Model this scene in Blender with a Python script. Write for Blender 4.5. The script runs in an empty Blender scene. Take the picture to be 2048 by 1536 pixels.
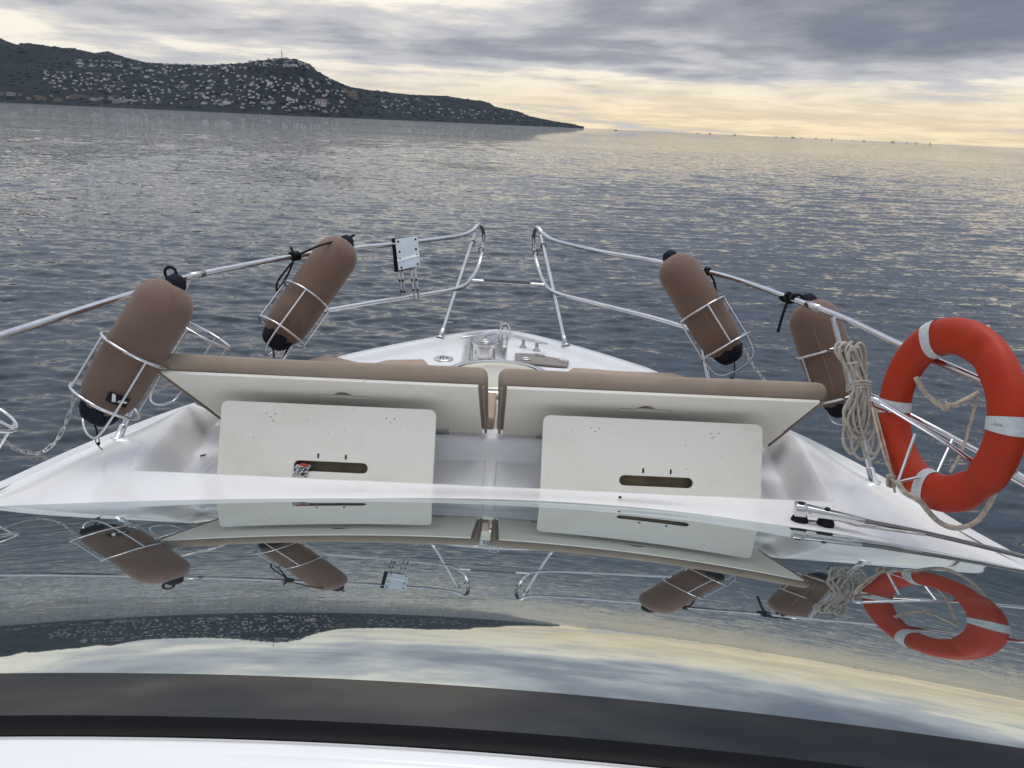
import bpy, bmesh, math, random
import numpy as np
from mathutils import Vector, Matrix

random.seed(7); rng = np.random.default_rng(7)
sc = bpy.context.scene
col = sc.collection
R_ = math.radians

# ------------------------------------------------------------------ camera, world, sun, exposure
CAM = np.array([0.1, 0.0, 1.5]); FPX = 1600.0
PITCH, ROLL = R_(17.95), R_(2.59)
SEA = -1.7
fw = np.array([0, math.cos(PITCH), -math.sin(PITCH)]); r0 = np.array([1., 0, 0]); u0 = np.array([0, math.sin(PITCH), math.cos(PITCH)])
rt = r0 * math.cos(ROLL) + u0 * math.sin(ROLL); up = -r0 * math.sin(ROLL) + u0 * math.cos(ROLL)
cam = bpy.data.cameras.new('camera'); camo = bpy.data.objects.new('camera', cam); col.objects.link(camo)
cam.sensor_width = 36.0; cam.lens = 36.0 * FPX / 2048.0; cam.clip_start = 0.05; cam.clip_end = 80000
M = Matrix.Identity(4)
for i in range(3):
    M[i][0] = rt[i]; M[i][1] = up[i]; M[i][2] = -fw[i]; M[i][3] = CAM[i]
camo.matrix_world = M
sc.camera = camo

SUN_AZ, SUN_EL = R_(16), R_(76)      # azimuth to the right of the bow

class NT:
    """tiny node-tree helper"""
    def __init__(s, tree): s.t = tree; s.n = tree.nodes; s.l = tree.links
    def node(s, typ, **kw):
        n = s.n.new(typ)
        for k, v in kw.items(): setattr(n, k, v)
        return n
    def set(s, sock, v):
        if isinstance(v, bpy.types.NodeSocket): s.l.new(v, sock)
        else: sock.default_value = v
    def math(s, op, a, b=0.0, c=None, clamp=False):
        n = s.node('ShaderNodeMath', operation=op, use_clamp=clamp)
        s.set(n.inputs[0], a); s.set(n.inputs[1], b)
        if c is not None: s.set(n.inputs[2], c)
        return n.outputs[0]
    def vmath(s, op, a, b=(0, 0, 0)):
        n = s.node('ShaderNodeVectorMath', operation=op); s.set(n.inputs[0], a)
        if op == 'SCALE': s.set(n.inputs[3], b)
        else: s.set(n.inputs[1], b)
        return n.outputs[0] if op not in ('LENGTH', 'DOT_PRODUCT') else n.outputs[1]
    def sep(s, v):
        n = s.node('ShaderNodeSeparateXYZ'); s.set(n.inputs[0], v); return n.outputs
    def comb(s, x, y, z):
        n = s.node('ShaderNodeCombineXYZ')
        for i, v in enumerate((x, y, z)): s.set(n.inputs[i], v)
        return n.outputs[0]
    def noise(s, v, scale, detail=4, rough=.5, dist=0.0):
        n = s.node('ShaderNodeTexNoise'); s.set(n.inputs['Vector'], v); n.inputs['Scale'].default_value = scale
        n.inputs['Detail'].default_value = detail; n.inputs['Roughness'].default_value = rough; n.inputs['Distortion'].default_value = dist
        return n.outputs[0]
    def smooth(s, v, a, b, lo=0.0, hi=1.0):
        n = s.node('ShaderNodeMapRange', interpolation_type='SMOOTHSTEP')
        s.set(n.inputs[0], v); s.set(n.inputs[1], a); s.set(n.inputs[2], b); s.set(n.inputs[3], lo); s.set(n.inputs[4], hi)
        return n.outputs[0]
    def mix(s, f, a, b):
        n = s.node('ShaderNodeMix', data_type='RGBA'); s.set(n.inputs[0], f)
        for sock, v in ((n.inputs[6], a), (n.inputs[7], b)):
            if not isinstance(v, bpy.types.NodeSocket) and len(v) == 3: v = (*v, 1)
            s.set(sock, v)
        return n.outputs[2]

def build_world():
    w = bpy.data.worlds.new('World'); sc.world = w; w.use_nodes = True
    N = NT(w.node_tree)
    bg = w.node_tree.nodes['Background']
    d = N.vmath('NORMALIZE', N.node('ShaderNodeTexCoord').outputs['Generated'])
    x, y, z = N.sep(d)
    zc = N.math('MAXIMUM', z, 0.0)
    el = N.math('MULTIPLY', N.math('ARCSINE', zc), 57.2958)              # degrees
    az = N.math('MULTIPLY', N.math('ARCTAN2', x, y), 57.2958)            # degrees, right of the bow
    k = N.math('DIVIDE', 1.0, N.math('ADD', zc, 0.075))
    p = N.comb(N.math('MULTIPLY', x, k), N.math('MULTIPLY', y, k), 0.0)
    n1 = N.noise(N.vmath('ADD', p, (3.1, 7.7, 0)), 0.62, 7, .55, .25)
    n2 = N.noise(N.vmath('ADD', p, (11.3, 2.9, 4)), 0.20, 3, .5)
    n3 = N.noise(N.vmath('ADD', p, (1.3, 22.9, 9)), 1.9, 5, .6)
    # the heavy bank to the right, the clear cream band low over the sea
    bank = N.math('MULTIPLY', N.smooth(az, -6, 24), N.math('MULTIPLY', N.smooth(el, 2.6, 6.0), N.smooth(el, 9.3, 12.5, 1, 0)))
    low = N.smooth(N.math('SUBTRACT', el, N.math('MULTIPLY', N.math('SUBTRACT', n2, .5), 2.6)), 1.7, 4.6, 1, 0)
    lowr = N.math('MULTIPLY', low, N.smooth(az, -30, 10, .35, 1.0))
    c = N.math('ADD', N.math('MULTIPLY', N.math('SUBTRACT', n1, .5), 1.6), N.math('MULTIPLY', N.math('SUBTRACT', n2, .5), .9))
    c = N.math('ADD', c, N.math('MULTIPLY', N.math('SUBTRACT', n3, .5), .62))
    c = N.math('ADD', c, N.math('MULTIPLY', bank, .47))
    c = N.math('SUBTRACT', c, N.math('MULTIPLY', lowr, .50))
    c = N.math('ADD', c, N.smooth(az, -26, 8, .45, .56))
    cream = N.mix(N.smooth(el, 0, 5), N.mix(N.smooth(az, -20, 10), (.88, .81, .68), (1.05, .85, .53)), (1.0, .93, .80))
    pale = (.60, .59, .60); grey = (.36, .365, .405); dark = (.185, .197, .245)
    f1 = N.smooth(c, .20, .50); f2 = N.smooth(c, .46, .74); f3 = N.smooth(c, .64, 1.10)
    cream = N.mix(N.smooth(N.math('ADD', n1, N.math('MULTIPLY', n3, .6)), .62, .95), N.vmath('SCALE', cream, 1.06), N.vmath('SCALE', cream, .80)); colr = N.mix(f1, cream, pale); colr = N.mix(f2, colr, grey); colr = N.mix(f3, colr, dark)
    # overcast sky: zenith gain and tints above view, added to light the deck
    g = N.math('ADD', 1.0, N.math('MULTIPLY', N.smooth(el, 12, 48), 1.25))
    colr = N.mix(N.smooth(el, 8, 16, 0, .8), colr, N.mix(N.smooth(c, .3, .9), (.44, .50, .62), (.31, .36, .47)))
    colr = N.mix(N.smooth(el, 26, 50, 0, .8), colr, (.385, .395, .41))
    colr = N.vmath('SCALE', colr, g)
    sky = N.node('ShaderNodeTexSky', sky_type='NISHITA', sun_disc=False)
    sky.sun_elevation = SUN_EL; sky.sun_rotation = SUN_AZ; sky.air_density = 1.0; sky.dust_density = 1.0
    tot = N.vmath('ADD', colr, N.vmath('SCALE', sky.outputs[0], 0.004))
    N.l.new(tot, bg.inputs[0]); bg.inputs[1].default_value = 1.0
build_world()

sl = bpy.data.lights.new('sun', 'SUN'); so = bpy.data.objects.new('sun', sl); col.objects.link(so)
sl.energy = 1.25; sl.angle = R_(34); sl.color = (1.0, .95, .88)
sd = Vector((math.sin(SUN_AZ) * math.cos(SUN_EL), math.cos(SUN_AZ) * math.cos(SUN_EL), math.sin(SUN_EL)))
so.rotation_euler = sd.to_track_quat('Z', 'Y').to_euler(); so.location = (8, 30, 14)

vs = sc.view_settings
vs.view_transform = 'Standard'; vs.look = 'None'; vs.gamma = 1; vs.exposure = 0.0; vs.use_curve_mapping = False

# ------------------------------------------------------------------ helpers
def ray(x, y): return fw + rt * (x - 1024) / FPX - up * (y - 768) / FPX
def at(x, y, X=None, Y=None, Z=None, D=None):
    d = ray(x, y)
    if D is not None: return CAM + d * D
    for v, i in ((X, 0), (Y, 1), (Z, 2)):
        if v is not None: return CAM + d * ((v - CAM[i]) / d[i])
def A(*a): return np.array(a, float)
def nrm(v): v = np.asarray(v, float); return v / (np.linalg.norm(v) + 1e-12)
def smst(x, a, b):
    t = np.clip((np.asarray(x, float) - a) / (b - a), 0, 1); return t * t * (3 - 2 * t)

def spline(pts, n=8, closed=False):
    P = [np.asarray(p, float) for p in pts]; out = []
    m = len(P)
    for i in range(m if closed else m - 1):
        if closed: a, b, c, d = P[(i - 1) % m], P[i], P[(i + 1) % m], P[(i + 2) % m]
        else: a, b, c, d = P[max(i - 1, 0)], P[i], P[i + 1], P[min(i + 2, m - 1)]
        for k in range(n):
            t = k / n
            out.append(.5 * ((2 * b) + (-a + c) * t + (2 * a - 5 * b + 4 * c - d) * t * t + (-a + 3 * b - 3 * c + d) * t ** 3))
    if not closed: out.append(P[-1])
    return out

def frame_of(d, hint=None):
    d = nrm(d)
    h = A(0, 0, 1) if hint is None else np.asarray(hint, float)
    if abs(d @ nrm(h)) > .97: h = A(1, 0, 0)
    a = nrm(np.cross(h, d)); b = np.cross(d, a)
    return a, b, d

class MB:
    def __init__(s): s.v = []; s.f = []; s.sm = []
    def add(s, verts, faces, smooth=True):
        o = len(s.v); s.v.extend([tuple(map(float, p)) for p in verts])
        s.f.extend([tuple(o + i for i in f) for f in faces]); s.sm.extend([smooth] * len(faces)); return s
    def tube(s, pts, r, seg=10, closed=False, caps=True):
        P = [np.asarray(p, float) for p in pts]; n = len(P)
        rr = r if hasattr(r, '__len__') else [r] * n
        T = []
        for i in range(n):
            if closed: T.append(nrm(P[(i + 1) % n] - P[i - 1]))
            else: T.append(nrm(P[min(i + 1, n - 1)] - P[max(i - 1, 0)]))
        a, b, _ = frame_of(T[0]); V = []
        for i in range(n):
            a = nrm(a - T[i] * (a @ T[i])); b = np.cross(T[i], a)
            for k in range(seg):
                t = 2 * math.pi * k / seg; V.append(P[i] + rr[i] * (a * math.cos(t) + b * math.sin(t)))
        F = []
        for i in range(n if closed else n - 1):
            j = (i + 1) % n
            sh = 0
            if closed and j == 0:   # match the twist
                best = 1e9
                for q in range(seg):
                    dd = np.linalg.norm(V[i * seg] - V[q])
                    if dd < best: best = dd; sh = q
            for k in range(seg):
                F.append((i * seg + k, i * seg + (k + 1) % seg, j * seg + (k + 1 + sh) % seg, j * seg + (k + sh) % seg))
        s.add(V, F)
        if caps and not closed:
            s.add(V[:seg], [tuple(range(seg))[::-1]], False); s.add(V[-seg:], [tuple(range(seg))], False)
        return s
    def lathe(s, p0, axis, prof, seg=24, cap=True, wob=None):
        """prof: list of (distance along axis, radius)"""
        a, b, d = frame_of(axis); p0 = np.asarray(p0, float); V = []; F = []
        for i, (h, r) in enumerate(prof):
            for k in range(seg):
                t = 2 * math.pi * k / seg
                q = r * (1 + (wob(h, t) if wob else 0))
                V.append(p0 + d * h + q * (a * math.cos(t) + b * math.sin(t)))
        m = len(prof)
        for i in range(m - 1):
            for k in range(seg):
                F.append((i * seg + k, i * seg + (k + 1) % seg, (i + 1) * seg + (k + 1) % seg, (i + 1) * seg + k))
        s.add(V, F)
        if cap:
            s.add(V[:seg], [tuple(range(seg))[::-1]], False); s.add(V[-seg:], [tuple(range(seg))], False)
        return s
    def rbox(s, c, ax, half, r=.01, seg=3, warp=None):
        """rounded box; ax = three unit axes; warp(local xyz) -> local xyz"""
        half = np.asarray(half, float); r = min(r, half.min() * .999); inner = half - r
        def coords(h, i):
            k = [-h - i]  # placeholder
        V = {}; vl = []; F = []
        tick = []
        for h, i in zip(half, inner):
            t = [-1] * 0
            arr = [(-i, -math.cos(q * math.pi / 2 / seg)) for q in range(seg + 1)]
            nmid = max(1, min(12, int(2 * i / .12)))
            mid = [(-i + 2 * i * q / nmid, 0.0) for q in range(1, nmid)]
            arr2 = [(i, math.cos(q * math.pi / 2 / seg)) for q in range(seg, -1, -1)]
            tick.append(arr + mid + arr2)
        def vert(idx):
            if idx in V: return V[idx]
            base = A(*[tick[k][idx[k]][0] for k in range(3)]); n = A(*[tick[k][idx[k]][1] for k in range(3)])
            # face index saturates one axis
            l = np.linalg.norm(n); n = n / l if l > 1e-9 else n
            q = base + n * r
            if warp is not None: q = np.asarray(warp(q), float)
            w = np.asarray(c, float) + ax[0] * q[0] + ax[1] * q[1] + ax[2] * q[2]
            V[idx] = len(vl); vl.append(w); return V[idx]
        L = [len(t) for t in tick]
        for a in range(3):
            b, d = (a + 1) % 3, (a + 2) % 3
            for side in (0, L[a] - 1):
                for i in range(L[b] - 1):
                    for j in range(L[d] - 1):
                        q = []
                        for (ii, jj) in ((i, j), (i + 1, j), (i + 1, j + 1), (i, j + 1)):
                            t = [0, 0, 0]; t[a] = side; t[b] = ii; t[d] = jj; q.append(vert(tuple(t)))
                        if side == 0: q = q[::-1]
                        if len(set(q)) > 2: F.append(tuple(dict.fromkeys(q)))
        s.add(vl, F); return s
    def grid(s, fn, us, vs_, smooth=True, flip=False):
        V = [fn(u, v) for v in vs_ for u in us]; n = len(us); F = []
        for j in range(len(vs_) - 1):
            for i in range(n - 1):
                q = (j * n + i, j * n + i + 1, (j + 1) * n + i + 1, (j + 1) * n + i)
                F.append(q[::-1] if flip else q)
        return s.add(V, F, smooth)
    def prism(s, poly, d, smooth=False):
        """poly: 3-D outline, extruded by vector d"""
        P = [np.asarray(p, float) for p in poly]; n = len(P); d = np.asarray(d, float)
        V = P + [p + d for p in P]
        F = [tuple(range(n))[::-1], tuple(range(n, 2 * n))] + [(i, (i + 1) % n, n + (i + 1) % n, n + i) for i in range(n)]
        return s.add(V, F, smooth)
    def build(s, name, mat, parent=None, origin=None, bevel=None, recalc=False):
        me = bpy.data.meshes.new(name)
        off = A(0, 0, 0)
        if parent is not None:
            q = parent
            while q is not None: off = off + np.array(q.location); q = q.parent
        elif origin is not None: off = np.asarray(origin, float)
        me.from_pydata([tuple(np.array(v) - off) for v in s.v], [], s.f)
        me.polygons.foreach_set('use_smooth', s.sm)
        if recalc or bevel:
            bm = bmesh.new(); bm.from_mesh(me)
            bmesh.ops.remove_doubles(bm, verts=bm.verts, dist=1e-6)
            bmesh.ops.recalc_face_normals(bm, faces=bm.faces)
            if bevel:
                ed = [e for e in bm.edges if len(e.link_faces) == 2 and e.calc_face_angle(0) > .5]
                bmesh.ops.bevel(bm, geom=ed, offset=bevel, segments=2, affect='EDGES', profile=.6)
            bm.to_mesh(me); bm.free()
        me.materials.append(mat)
        o = bpy.data.objects.new(name, me); col.objects.link(o)
        if parent is not None: o.parent = parent
        elif origin is not None: o.location = off
        return o

def empty(name, loc, label=None, cat=None, group=None):
    o = bpy.data.objects.new(name, None); o.location = tuple(map(float, loc)); o.empty_display_size = .2; col.objects.link(o)
    tag(o, label, cat, group); return o
def tag(o, label=None, cat=None, group=None, kind=None):
    for k, v in (('label', label), ('category', cat), ('group', group), ('kind', kind)):
        if v: o[k] = v
    return o

# ------------------------------------------------------------------ materials
MATS = {}
def mat(name, base, rough=.5, metal=0.0, ior=1.5, var=0.0, vscale=6.0, bump=0.0, bscale=200.0, coat=0.0, fn=None, spec=.5, detail=4):
    m = bpy.data.materials.new(name); m.use_nodes = True; N = NT(m.node_tree)
    b = m.node_tree.nodes['Principled BSDF']
    b.inputs['Roughness'].default_value = rough; b.inputs['Metallic'].default_value = metal; b.inputs['IOR'].default_value = ior
    b.inputs['Coat Weight'].default_value = coat; b.inputs['Coat Roughness'].default_value = .05
    b.inputs['Specular IOR Level'].default_value = spec
    pos = N.node('ShaderNodeTexCoord').outputs['Object']
    c = (*base, 1)
    if var:
        n = N.noise(pos, vscale, detail, .6)
        lo = tuple(v * (1 - var) for v in base); hi = tuple(min(1, v * (1 + var)) for v in base)
        c = N.mix(N.smooth(n, .3, .7), lo, hi)
        rr = N.math('ADD', rough - .06, N.math('MULTIPLY', N.noise(pos, vscale * 2.3, 4), .12)); N.l.new(rr, b.inputs['Roughness'])
    N.set(b.inputs['Base Color'], c)
    if bump:
        bn = N.node('ShaderNodeBump'); bn.inputs['Strength'].default_value = bump; bn.inputs['Distance'].default_value = .002
        N.l.new(N.noise(pos, bscale, 3), bn.inputs['Height']); N.l.new(bn.outputs[0], b.inputs['Normal'])
    if fn: fn(N, b, pos)
    MATS[name] = m; return m

def grime(N, b, pos):      # faint yellowish staining and scuffs on gelcoat
    n = N.noise(pos, 1.7, 6, .62, .4); sp = N.noise(pos, 38, 2, .5)
    base = N.mix(N.smooth(n, .42, .72), (.77, .77, .78), (.72, .715, .70))
    base = N.mix(N.smooth(sp, .80, .84), base, (.5, .48, .44))
    N.l.new(base, b.inputs['Base Color'])
    N.l.new(N.math('ADD', .16, N.math('MULTIPLY', N.noise(pos, 4, 5), .16)), b.inputs['Roughness'])
gel = mat('gelcoat', (.8, .8, .81), .22, coat=.3, fn=grime)
gel_in = mat('gelcoat_cream', (.70, .69, .64), .35, var=.05, vscale=3)
def boardfn(N, b, pos):
    n = N.noise(pos, 3.5, 6, .65); s = N.noise(pos, 60, 2)
    base = N.mix(N.smooth(n, .45, .75), (.78, .75, .67), (.72, .675, .58))
    base = N.mix(N.smooth(s, .72, .78), base, (.4, .33, .24))
    N.l.new(base, b.inputs['Base Color'])
board = mat('board_cream', (.7, .69, .64), .42, fn=boardfn)
def fabricfn(c1, c2, sc_=420.0):
    def fn(N, b, pos):
        n = N.noise(pos, 5, 5, .6); w = N.noise(pos, sc_, 2, .7)
        base = N.mix(N.smooth(n, .3, .75), c1, c2)
        base = N.mix(N.math('MULTIPLY', N.smooth(w, .35, .7), .35), base, tuple(v * .55 for v in c1))
        N.l.new(base, b.inputs['Base Color'])
        bn = N.node('ShaderNodeBump'); bn.inputs['Strength'].default_value = .5; bn.inputs['Distance'].default_value = .0015
        N.l.new(w, bn.inputs['Height']); N.l.new(bn.outputs[0], b.inputs['Normal'])
        b.inputs['Sheen Weight'].default_value = .15
    return fn
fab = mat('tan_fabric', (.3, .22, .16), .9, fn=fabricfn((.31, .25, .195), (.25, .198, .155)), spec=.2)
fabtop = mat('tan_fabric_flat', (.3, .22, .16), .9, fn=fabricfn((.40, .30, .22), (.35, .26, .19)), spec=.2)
def fenderfn(N, b, pos):
    n = N.noise(pos, 4, 5, .6, .4); w = N.noise(pos, 500, 2, .7)
    z = N.sep(pos)[2]
    base = N.mix(N.smooth(n, .3, .75), (.170, .112, .086), (.140, .090, .068))
    base = N.mix(N.math('MULTIPLY', N.smooth(N.math('ADD', z, N.math('MULTIPLY', n, .12)), .38, .68), .6), base, (.235, .15, .135))  # sun-bleached upper end
    st_ = N.noise(N.vmath('MULTIPLY', pos, (1, 1, .45)), 11, 5, .65, .6)
    base = N.mix(N.smooth(st_, .52, .74, 0, .5), base, (.095, .066, .052))                     # damp marks
    base = N.mix(N.smooth(N.noise(pos, 23, 5, .7), .60, .76, 0, .25), base, (.30, .24, .21))      # dried salt
    base = N.mix(N.math('MULTIPLY', N.smooth(w, .35, .7), .25), base, (.13, .08, .055))
    N.l.new(base, b.inputs['Base Color'])
    bn = N.node('ShaderNodeBump'); bn.inputs['Strength'].default_value = .4; bn.inputs['Distance'].default_value = .0015
    N.l.new(N.math('ADD', w, N.math('ADD', N.math('MULTIPLY', N.noise(pos, 14, 3), 3), N.math('MULTIPLY', N.noise(N.vmath('MULTIPLY', pos, (1, 1, 2.2)), 30, 2, .5, 1.2), 2.2))), bn.inputs['Height']); N.l.new(bn.outputs[0], b.inputs['Normal'])
    b.inputs['Sheen Weight'].default_value = .2
fend = mat('fender_cover', (.27, .16, .11), .95, fn=fenderfn, spec=.15)
navy = mat('navy_cloth', (.007, .008, .016), .85, var=.3, vscale=30, bump=.6, bscale=90, spec=.25)
black_rope = mat('black_rope', (.008, .008, .010), .8, bump=.8, bscale=300, spec=.3)
steel = mat('stainless_steel', (.62, .62, .63), .13, metal=1.0, var=.08, vscale=14)
steel_dull = mat('dull_steel', (.46, .45, .44), .32, metal=1.0, var=.2, vscale=25)
alu = mat('brushed_plate', (.66, .70, .72), .3, metal=.85, var=.06, vscale=20)
rubber = mat('black_rubber', (.006, .006, .007), .6, spec=.2)
dark = mat('dark_gap', (.008, .008, .008), .7)
def buoyfn(N, b, pos):
    n = N.noise(pos, 5, 6, .62, .3); s = N.noise(pos, 26, 3, .6)
    base = N.mix(N.smooth(n, .35, .75), (.40, .028, .005), (.33, .026, .006))
    base = N.mix(N.smooth(s, .68, .76), base, (.30, .045, .022))
    N.l.new(base, b.inputs['Base Color'])
    bn = N.node('ShaderNodeBump'); bn.inputs['Strength'].default_value = .25; bn.inputs['Distance'].default_value = .004
    N.l.new(N.noise(pos, 9, 3), bn.inputs['Height']); N.l.new(bn.outputs[0], b.inputs['Normal'])
orange = mat('orange_foam', (.6, .06, .016), .5, fn=buoyfn, spec=.25)
tape = mat('reflective_tape', (.50, .52, .53), .35, var=.12, vscale=40)
rope_m = mat('beige_rope', (.43, .37, .30), .9, var=.25, vscale=60, bump=.9, bscale=260, spec=.2)
rope_w = mat('white_rope', (.47, .43, .37), .9, var=.2, vscale=50, bump=.9, bscale=260, spec=.2)
def lidfn(N, b, pos):
    x, y, z = N.sep(pos)
    w = N.math('MULTIPLY', N.math('SINE', N.math('MULTIPLY', x, 520)), N.math('SINE', N.math('MULTIPLY', y, 520)))
    N.l.new(N.mix(N.smooth(w, -.3, .5), (.17, .15, .14), (.30, .27, .25)), b.inputs['Base Color'])
lidm = mat('nonslip_grey', (.2, .2, .2), .7, fn=lidfn)
greypad = mat('grey_pad', (.13, .14, .16), .8, bump=.3)
acryl = mat('hatch_acrylic', (.50, .47, .38), .10, ior=1.49, var=.05, spec=.9)
redm = mat('red_whipping', (.5, .03, .02), .7)
def stripefn(N, b, pos):
    x, y, z = N.sep(pos)
    N.l.new(N.mix(N.smooth(N.noise(pos, 130, 2), .45, .55), (.02, .02, .025), (.6, .6, .6)), b.inputs['Base Color'])
stripe = mat('striped_rope', (.4, .4, .4), .9, fn=stripefn)

def coated(name, refl, rough, film, dirt=.05):
    """dark glass with a reflective sun-control coating: near-constant mirror reflectance over black"""
    m = bpy.data.materials.new(name); m.use_nodes = True; N = NT(m.node_tree); m.node_tree.nodes.remove(m.node_tree.nodes['Principled BSDF'])
    pos = N.node('ShaderNodeTexCoord').outputs['Object']
    g_ = N.node('ShaderNodeBsdfGlossy'); n = N.smooth(N.noise(pos, 3, 6, .6, .5), .45, .8)
    N.set(g_.inputs['Color'], (*refl, 1)); N.l.new(N.math('ADD', rough, N.math('MULTIPLY', n, film)), g_.inputs['Roughness'])
    bn = N.node('ShaderNodeBump'); bn.inputs['Strength'].default_value = .012; bn.inputs['Distance'].default_value = .01
    N.l.new(N.noise(pos, 1.3, 1), bn.inputs['Height']); N.l.new(bn.outputs[0], g_.inputs['Normal'])
    d_ = N.node('ShaderNodeBsdfDiffuse'); d_.inputs[0].default_value = (.010, .012, .012, 1)
    dust = N.math('MULTIPLY', N.smooth(N.noise(pos, 9, 6, .7), .5, .8), dirt)
    N.l.new(N.mix(dust, (.010, .012, .012), (.4, .4, .38)), d_.inputs[0])
    a_ = N.node('ShaderNodeAddShader'); N.l.new(g_.outputs[0], a_.inputs[0]); N.l.new(d_.outputs[0], a_.inputs[1])
    N.l.new(a_.outputs[0], m.node_tree.nodes['Material Output'].inputs['Surface']); return m
glass = coated('tinted_windshield_glass', (.60, .65, .66), .010, .02)
frit = coated('black_glass_border', (.085, .085, .09), .045, .04, .008)

# ------------------------------------------------------------------ sea
def make_sea():
    az_half = R_(46); na, nr = 580, 1080
    az = np.linspace(-az_half, az_half, na)
    rad = np.concatenate([np.geomspace(4.2, 420, nr), np.geomspace(440, 9000, 90)])
    Rr, Az = np.meshgrid(rad, az, indexing='ij')
    X = CAM[0] + Rr * np.sin(Az); Y = Rr * np.cos(Az); Z = np.zeros_like(X)
    step = np.maximum(.55 * Rr * (2 * az_half / na), np.gradient(rad)[:, None])
    g = np.random.default_rng(3)
    fade = smst(az_half - np.abs(Az), 0, .05)
    # patches of stronger and weaker ripple (cat's paws)
    patch = np.zeros_like(X)
    for i in range(9):
        th = g.uniform(0, 6.28); L = g.uniform(9, 45)
        patch += np.sin((X * math.cos(th) * .55 + Y * math.sin(th) * 1.1) * 6.283 / L + g.uniform(0, 6.28))
    patch = .8 + .16 * patch / 1.5
    warp = .5 * np.sin(X * .21 + 1.0) + .4 * np.sin(Y * .17 + X * .06)
    for i in range(170):
        lam = math.exp(g.uniform(math.log(.13), math.log(2.6)))
        th = R_(97) + g.normal(0, .26 if lam > .6 else .36)
        k = 6.2832 / lam
        slope = .026
        slope *= 1.15 if lam < .5 else (.62 if lam < 1.0 else .26)
        a = slope / k
        flt = smst(lam / step, 2.2, 4.5)
        ph = k * (X * math.cos(th) + Y * math.sin(th)) + g.uniform(0, 6.28) + warp * (1.2 + .4 * math.sin(i))
        s_ = np.sin(ph)
        Z += a * flt * (s_ + .22 * np.cos(2 * ph)) * (patch if lam < 2.5 else 1)
    Z *= fade
    V = np.stack([X, Y, SEA + Z], -1).reshape(-1, 3)
    n_r = len(rad)
    idx = np.arange(n_r * na).reshape(n_r, na)
    F = np.stack([idx[:-1, :-1], idx[:-1, 1:], idx[1:, 1:], idx[1:, :-1]], -1).reshape(-1, 4)[:, ::-1]
    # the rest of the sea, round the sides and stern
    az2 = np.linspace(az_half, 2 * math.pi - az_half, 80); rad2 = np.concatenate([[0.01], np.geomspace(4.2, 9000, 40)])
    R2, A2 = np.meshgrid(rad2, az2, indexing='ij')
    V2 = np.stack([CAM[0] + R2 * np.sin(A2), R2 * np.cos(A2), np.full_like(R2, SEA)], -1).reshape(-1, 3)
    i2 = np.arange(V2.shape[0]).reshape(len(rad2), 80) + V.shape[0]
    F2 = np.stack([i2[:-1, :-1], i2[:-1, 1:], i2[1:, 1:], i2[1:, :-1]], -1).reshape(-1, 4)[:, ::-1]
    Va = np.concatenate([V, V2]); Fa = np.concatenate([F, F2])
    me = bpy.data.meshes.new('sea')
    me.vertices.add(len(Va)); me.vertices.foreach_set('co', Va.ravel())
    me.loops.add(Fa.size); me.loops.foreach_set('vertex_index', Fa.ravel().astype(np.int32))
    me.polygons.add(len(Fa)); me.polygons.foreach_set('loop_start', np.arange(0, Fa.size, 4, dtype=np.int32))
    me.polygons.foreach_set('use_smooth', np.ones(len(Fa), bool))
    me.update(); me.validate()
    def seafn(N, b, pos):
        n = N.noise(N.vmath('MULTIPLY', pos, (.6, 1.0, 1)), .02, 3)
        N.l.new(N.mix(N.smooth(n, .35, .65), (.007, .018, .029), (.009, .022, .034)), b.inputs['Base Color'])
        p2 = N.vmath('MULTIPLY', pos, (.5, 1.3, 1))
        big = N.noise(N.vmath('MULTIPLY', pos, (.35, 1.0, 1)), .035, 4, .6, .5)      # slicks and ruffled lanes
        amt = N.smooth(big, .32, .66, .45, 1.0)
        def slope(vec, scale, detail):
            n = N.node('ShaderNodeTexNoise'); N.set(n.inputs['Vector'], vec); n.inputs['Scale'].default_value = scale; n.inputs['Detail'].default_value = detail; n.inputs['Roughness'].default_value = .55; n.inputs['Distortion'].default_value = .3
            return N.vmath('SUBTRACT', n.outputs['Color'], (.5, .5, .5))
        sl_ = N.vmath('ADD', N.vmath('SCALE', slope(p2, 6.5, 4), 1.0), N.vmath('SCALE', slope(p2, 1.5, 2), .45))
        sl_ = N.vmath('MULTIPLY', sl_, (.55, .95, 0))
        nn = N.vmath('NORMALIZE', N.vmath('ADD', N.node('ShaderNodeNewGeometry').outputs['Normal'], N.vmath('SCALE', sl_, N.math('MULTIPLY', amt, N.smooth(N.vmath('LENGTH', pos), 12, 420, 1.1, 3.0)))))
        N.l.new(nn, b.inputs['Normal'])
    m = mat('sea_water', (.01, .02, .03), .02, ior=1.40, fn=seafn)
    me.materials.append(m)
    o = bpy.data.objects.new('sea', me); col.objects.link(o); tag(o, kind='structure')
make_sea()

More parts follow.
